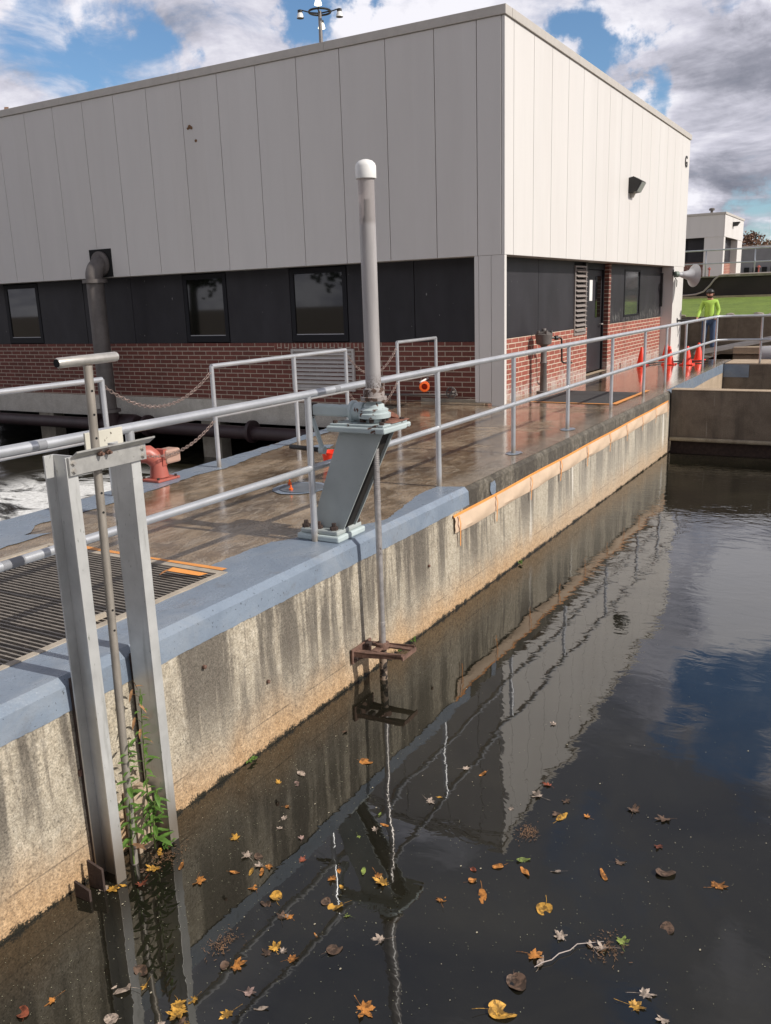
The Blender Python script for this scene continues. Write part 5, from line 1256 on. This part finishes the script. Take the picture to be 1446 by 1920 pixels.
LEAVES = '''4.24,2.85,.06,b,m,small brown leaf nearest the stem guide below the wall
3.98,2.54,.10,o,h,rust-orange birch leaf floating alone beneath the hoist rod's reflection
3.69,2.81,.08,p,h,tan rounded leaf at the top of the near left leaf scatter
3.59,2.77,.06,k,h,pinkish leaf just under the tan rounded leaf
3.55,2.87,.06,y,m,small yellow maple leaf nearest the green sprout on the wall
4.18,1.97,.07,p,m,pale maple leaf inside the dark rail reflection, upper one
4.17,1.85,.06,o,o,small orange leaf at the left border of the building reflection
3.78,2.00,.08,p,m,pale pointed leaf between the two crossing rail reflections
3.84,1.97,.04,y,o,tiny yellow leaf touching the pale pointed one
3.37,2.68,.05,o,m,tiny orange maple leaf above two pale ones
3.27,2.63,.06,p,m,pale star-shaped leaf, upper of a pair left of centre
3.19,2.59,.05,p,m,pale star-shaped leaf, lower of a pair left of centre
3.17,2.44,.06,k,m,pink maple leaf right of the pale pair
3.01,2.75,.09,y,m,mottled yellow leaf floating alone left of the leaf scatter
3.41,2.13,.06,p,m,feathery whitish leaf under the hoist reflection
3.47,2.11,.05,o,o,orange oval leaf beside the feathery whitish leaf
2.92,2.60,.09,p,m,large pale maple leaf with raised stalk near the wall
3.02,2.33,.06,r,m,red maple leaf beside a green speck
2.89,2.49,.07,p,m,pale leaf in the tight cluster left of centre
2.91,2.45,.07,o,m,orange leaf in the tight cluster left of centre
2.85,2.45,.06,o,o,orange oval leaf lowest in the tight cluster
2.79,2.57,.05,o,o,lone orange oval leaf below the large pale maple leaf
2.74,2.41,.08,o,m,fiery orange and red maple leaf with a white speck beside it
2.74,2.28,.08,y,h,mottled yellow heart-shaped leaf paired with a brown one
2.68,2.29,.07,b,h,brown heart-shaped leaf tucked by the mottled yellow heart
2.97,2.12,.07,o,m,orange maple leaf where the rail and post reflections meet
3.04,2.12,.04,o,h,small round orange leaf just above the reflected post crossing
3.06,1.88,.11,y,m,large ragged yellow-orange leaf at the foot of the hoist reflection
3.09,2.01,.06,l,o,yellow-green oval leaf left of the hoist reflection
3.32,2.18,.04,l,m,small bright green leaf high beside the hoist reflection
3.54,2.18,.04,l,o,small green sliver leaf above the feathery whitish leaf
2.94,2.04,.04,y,o,small yellow twin leaf below the green oval
3.08,1.58,.08,o,m,cupped orange maple leaf right of the hoist reflection
3.35,1.54,.04,r,h,small round red leaf at the corner of the building reflection
3.27,1.51,.05,o,h,small dull orange leaf under the round red one
3.19,1.42,.09,o,o,long orange oval leaf left of the bright heart-shaped leaf
2.82,2.05,.07,b,h,dull brown leaf left of the reflected post
2.82,1.99,.09,y,h,bright yellow-orange heart leaf on the reflected post
2.64,2.17,.07,b,m,brownish maple leaf above the diagonal rail reflection
2.66,2.14,.06,o,m,orange-brown leaf to the right of the brownish maple
2.79,1.91,.05,l,m,green and yellow leaf among the crossing reflections
2.62,1.97,.03,o,o,tiny orange fleck between two diagonal rail reflections
2.73,1.70,.08,p,m,tan ribbed leaf with a long stalk under centre
2.58,1.85,.09,b,h,brown heart-shaped leaf at the lower end of the reflected post
2.47,2.08,.08,y,m,yellow maple leaf lying on the lower diagonal reflection
2.47,2.04,.05,p,m,small pale leaf tucked by the yellow maple on the diagonal
2.43,2.09,.07,b,m,dark brown leaf half under the yellow maple
2.45,1.98,.07,o,m,curled orange leaf to the right of the pale small one
2.31,2.17,.10,o,m,bright orange maple leaf low left of the diagonal reflection
2.22,2.03,.08,k,m,pinkish white maple leaf near the bottom left
2.18,1.93,.06,p,o,whitish oval leaf below the pinkish maple
2.10,2.03,.08,y,m,yellow-orange leaf at the bottom edge left of centre
2.37,1.57,.12,o,m,large spiky orange maple leaf at the bottom centre
2.63,2.95,.11,y,m,yellow maple leaf curling up at the foot of the right channel
2.42,3.02,.09,y,m,golden leaf wedged at the foot of the left channel
2.46,2.99,.04,y,o,small yellow leaf just right of the left channel foot
2.74,3.02,.07,y,o,yellow leaf under the fern sprout
2.52,2.92,.09,r,m,dull red maple leaf in front of the two channels
2.66,2.69,.09,o,m,orange maple leaf floating right of the gate frame reflection
2.10,2.51,.09,b,h,brown and yellow heart leaf over the channel reflection
2.05,2.43,.05,y,m,small yellow leaf under the brown and yellow heart
1.99,2.50,.10,p,h,tan leaf with a pale stalk pointing left
1.81,2.71,.07,o,m,orange leaf alone near the lower left wall shadow
1.71,2.76,.09,r,h,reddish brown leaf in the bottom left corner
2.01,2.21,.13,y,m,largest golden maple leaf at the bottom left
2.09,2.20,.06,y,m,small golden leaf just above the largest golden maple
1.86,2.42,.07,p,h,dull tan leaf at the bottom edge under the channel reflection
2.70,2.84,.05,o,o,thin orange-brown sliver just right of the right channel foot
4.23,1.47,.08,r,m,reddish maple leaf in the pale building reflection
4.10,1.48,.09,p,m,tan leaf with long stalk in the pale building reflection
3.91,1.57,.05,p,m,faint pale leaf low in the building reflection
4.13,1.33,.07,b,m,brown leaf just outside the building reflection
3.97,1.30,.09,y,o,bright yellow leaf under a brown one beside the building reflection
3.99,1.33,.08,b,m,brown maple leaf lying over the bright yellow one
4.03,1.18,.05,o,m,small orange-brown leaf right of the bright yellow one
4.20,.98,.11,b,m,dry curled brown leaf in the upper right of the open water
4.20,.81,.13,b,m,big brown maple leaf in the upper right of the open water
3.95,.79,.07,r,m,dark red leaf below the big brown maple
3.43,1.44,.07,o,h,orange leaf at the tip of the dark building reflection
3.45,1.31,.08,o,o,slim orange leaf below the green sliver
3.53,1.35,.07,l,o,green sliver leaf beneath the building reflection
3.52,1.18,.05,p,o,pale greenish leaf right of the slim orange one
3.73,.93,.09,b,m,brown maple leaf in the middle of the right hand water
3.60,.97,.08,o,o,spotted orange oval leaf in the right hand water
3.76,.71,.12,b,h,dull brown leaf with a long stalk in the right hand water
3.77,.48,.11,o,m,orange-brown maple leaf nearest the right frame edge
3.25,1.14,.10,y,h,bright yellow heart-shaped leaf alone in dark water
3.37,.62,.09,b,h,pale brown leaf with hanging stalk far right
3.11,1.01,.09,p,m,pale curled leaf at the left end of the twig debris
3.12,.88,.08,p,m,pale leaf in the middle of the twig debris
3.13,.83,.09,p,m,pale maple leaf near the right end of the twig debris
3.20,.77,.09,l,m,mossy green leaf at the right end of the twig debris
2.95,1.08,.10,o,m,tan and orange curled leaf left of the twig
2.93,1.04,.07,p,o,whitish leaf touching the tan and orange curl
2.78,1.09,.11,b,h,brown heart leaf with a yellow rim below the twig
2.61,1.09,.14,y,h,largest yellow birch leaf at the bottom right of centre
2.96,.62,.09,p,m,pale maple leaf standing up at the bottom right
2.88,.64,.09,y,m,yellow curled leaf under the pale one at the bottom right
2.87,.52,.08,p,m,pale leaf cut by the bottom frame edge on the right
2.04,2.24,.10,y,m,golden maple leaf lapping over the left edge of the largest golden maple
1.98,2.17,.08,b,m,brown leaf pushed under the right edge of the largest golden maple
1.93,2.23,.07,p,m,pale leaf cut by the bottom frame edge below the golden maples
1.97,2.13,.06,y,o,small yellow oval leaf right of the golden maple cluster
2.94,2.54,.06,b,h,small brown leaf above the tight cluster left of centre
2.83,2.50,.05,y,o,yellow oval sliver under the tight cluster left of centre
3.09,1.93,.08,o,m,orange maple leaf overlapping the ragged yellow-orange one
2.40,3.06,.06,p,h,pale round leaf stuck behind the golden leaf at the left channel
2.60,2.98,.07,b,m,brown maple leaf under the yellow one at the right channel foot
2.66,2.16,.05,p,m,little pale leaf resting on the brownish maple
2.29,2.21,.06,b,h,brown heart leaf tucked under the bright orange maple low left
4.93,1.68,.07,p,m,lone pale leaf high in the sunlit building reflection'''
kn = {'m': 'maple', 'h': 'heart', 'o': 'oval'}; cn = {'y': 'yellow', 'o': 'orange', 'r': 'red', 'b': 'brown', 'p': 'pale', 'k': 'pink', 'l': 'lime'}
rg = random.Random(11)
for i, ln in enumerate(LEAVES.split('\n')):
    x, y, s, c, k, lab = ln.split(',', 5); key = (c, k, i % 9)
    if key not in protos:
        me = leafmesh(kn[k], hash(str(i)) % 997 if False else i*13+5); me.materials.append(M['leaf_'+cn[c]]); protos[key] = me
    o = bpy.data.objects.new('floating_leaf', protos[key]); COL.objects.link(o)
    s = float(s)*.94; o.scale = (s, s*rg.uniform(.72, 1.05), s*rg.uniform(.6, 1.6)); o.location = (float(x), float(y), WZ+.001); o.rotation_euler = (rg.uniform(-.16, .16), rg.uniform(-.16, .16), rg.uniform(0, 6.28))
    lab = lab.strip(); tag(o, lab, 'leaf', 'autumn leaves floating on the basin')
tag(MB().tube([(2.88, 1.05, WZ+.012), (2.92, 1.03, WZ+.012), (2.95, 1.0, WZ+.014), (3.0, .985, WZ+.013), (3.04, .95, WZ+.013), (3.09, .935, WZ+.012), (3.16, .84, WZ+.01)], [.0015, .0022, .002, .0022, .002, .0018, .001], 6).build('twig', M['cord']), 'pale forked twig floating among leaves at the lower right', 'twig')
# debris clump
m_ = MB(); rg = random.Random(31)
for cx_, cy_, n, s in ((3.75, 1.41, 160, .035), (2.72, 2.96, 160, .05), (2.38, 2.30, 140, .045), (3.14, .82, 140, .05)):
    for i in range(n):
        a = rg.uniform(0, 6.28); p = Vector((cx_+rg.gauss(0, s), cy_+rg.gauss(0, s*.7), WZ+.004)); d = Vector((math.cos(a), math.sin(a), rg.uniform(0, .4)))*rg.uniform(.003, .018); e = d.cross(Vector((0, 0, 1))).normalized()*.0010
        m_.face([p-e, p+e, p+d+e, p+d-e])
struct(m_.build('plant_litter', M['deadleaf']), 'stuff')
# duckweed specks
m_ = MB(); rg = random.Random(41)
for i in range(3200):
    x = rg.uniform(1.4, 8.5)**1; 
    if rg.random() < .55: x = rg.uniform(1.5, 4.4)
    y = rg.uniform(max(-.5, .2), 3.12); 
    if rg.random() < .4: y = 3.14-abs(rg.gauss(0, .6))
    s = rg.choice([.0010, .0014, .0018, .0024]); a = rg.uniform(0, 3); c, d = math.cos(a)*s, math.sin(a)*s
    m_.face([(x-c, y-d, WZ+.002), (x+d, y-c, WZ+.002), (x+c, y+d, WZ+.003), (x-d, y+c, WZ+.003)])
struct(m_.build('floating_specks', mat('speck', (.24, .235, .16), .7)), 'stuff')
m_ = MB()
for i in range(90):
    x = rg.uniform(1.6, 5.5); y = rg.uniform(.3, 3.1); s = rg.choice([.003, .004, .006]); n = 7
    m_.face([(x+s*math.cos(a), y+s*.7*math.sin(a), WZ+.003) for a in [2*math.pi*k/n for k in range(n)]])
struct(m_.build('floating_specks', mat('speck2', (.38, .34, .25), .7)), 'stuff')
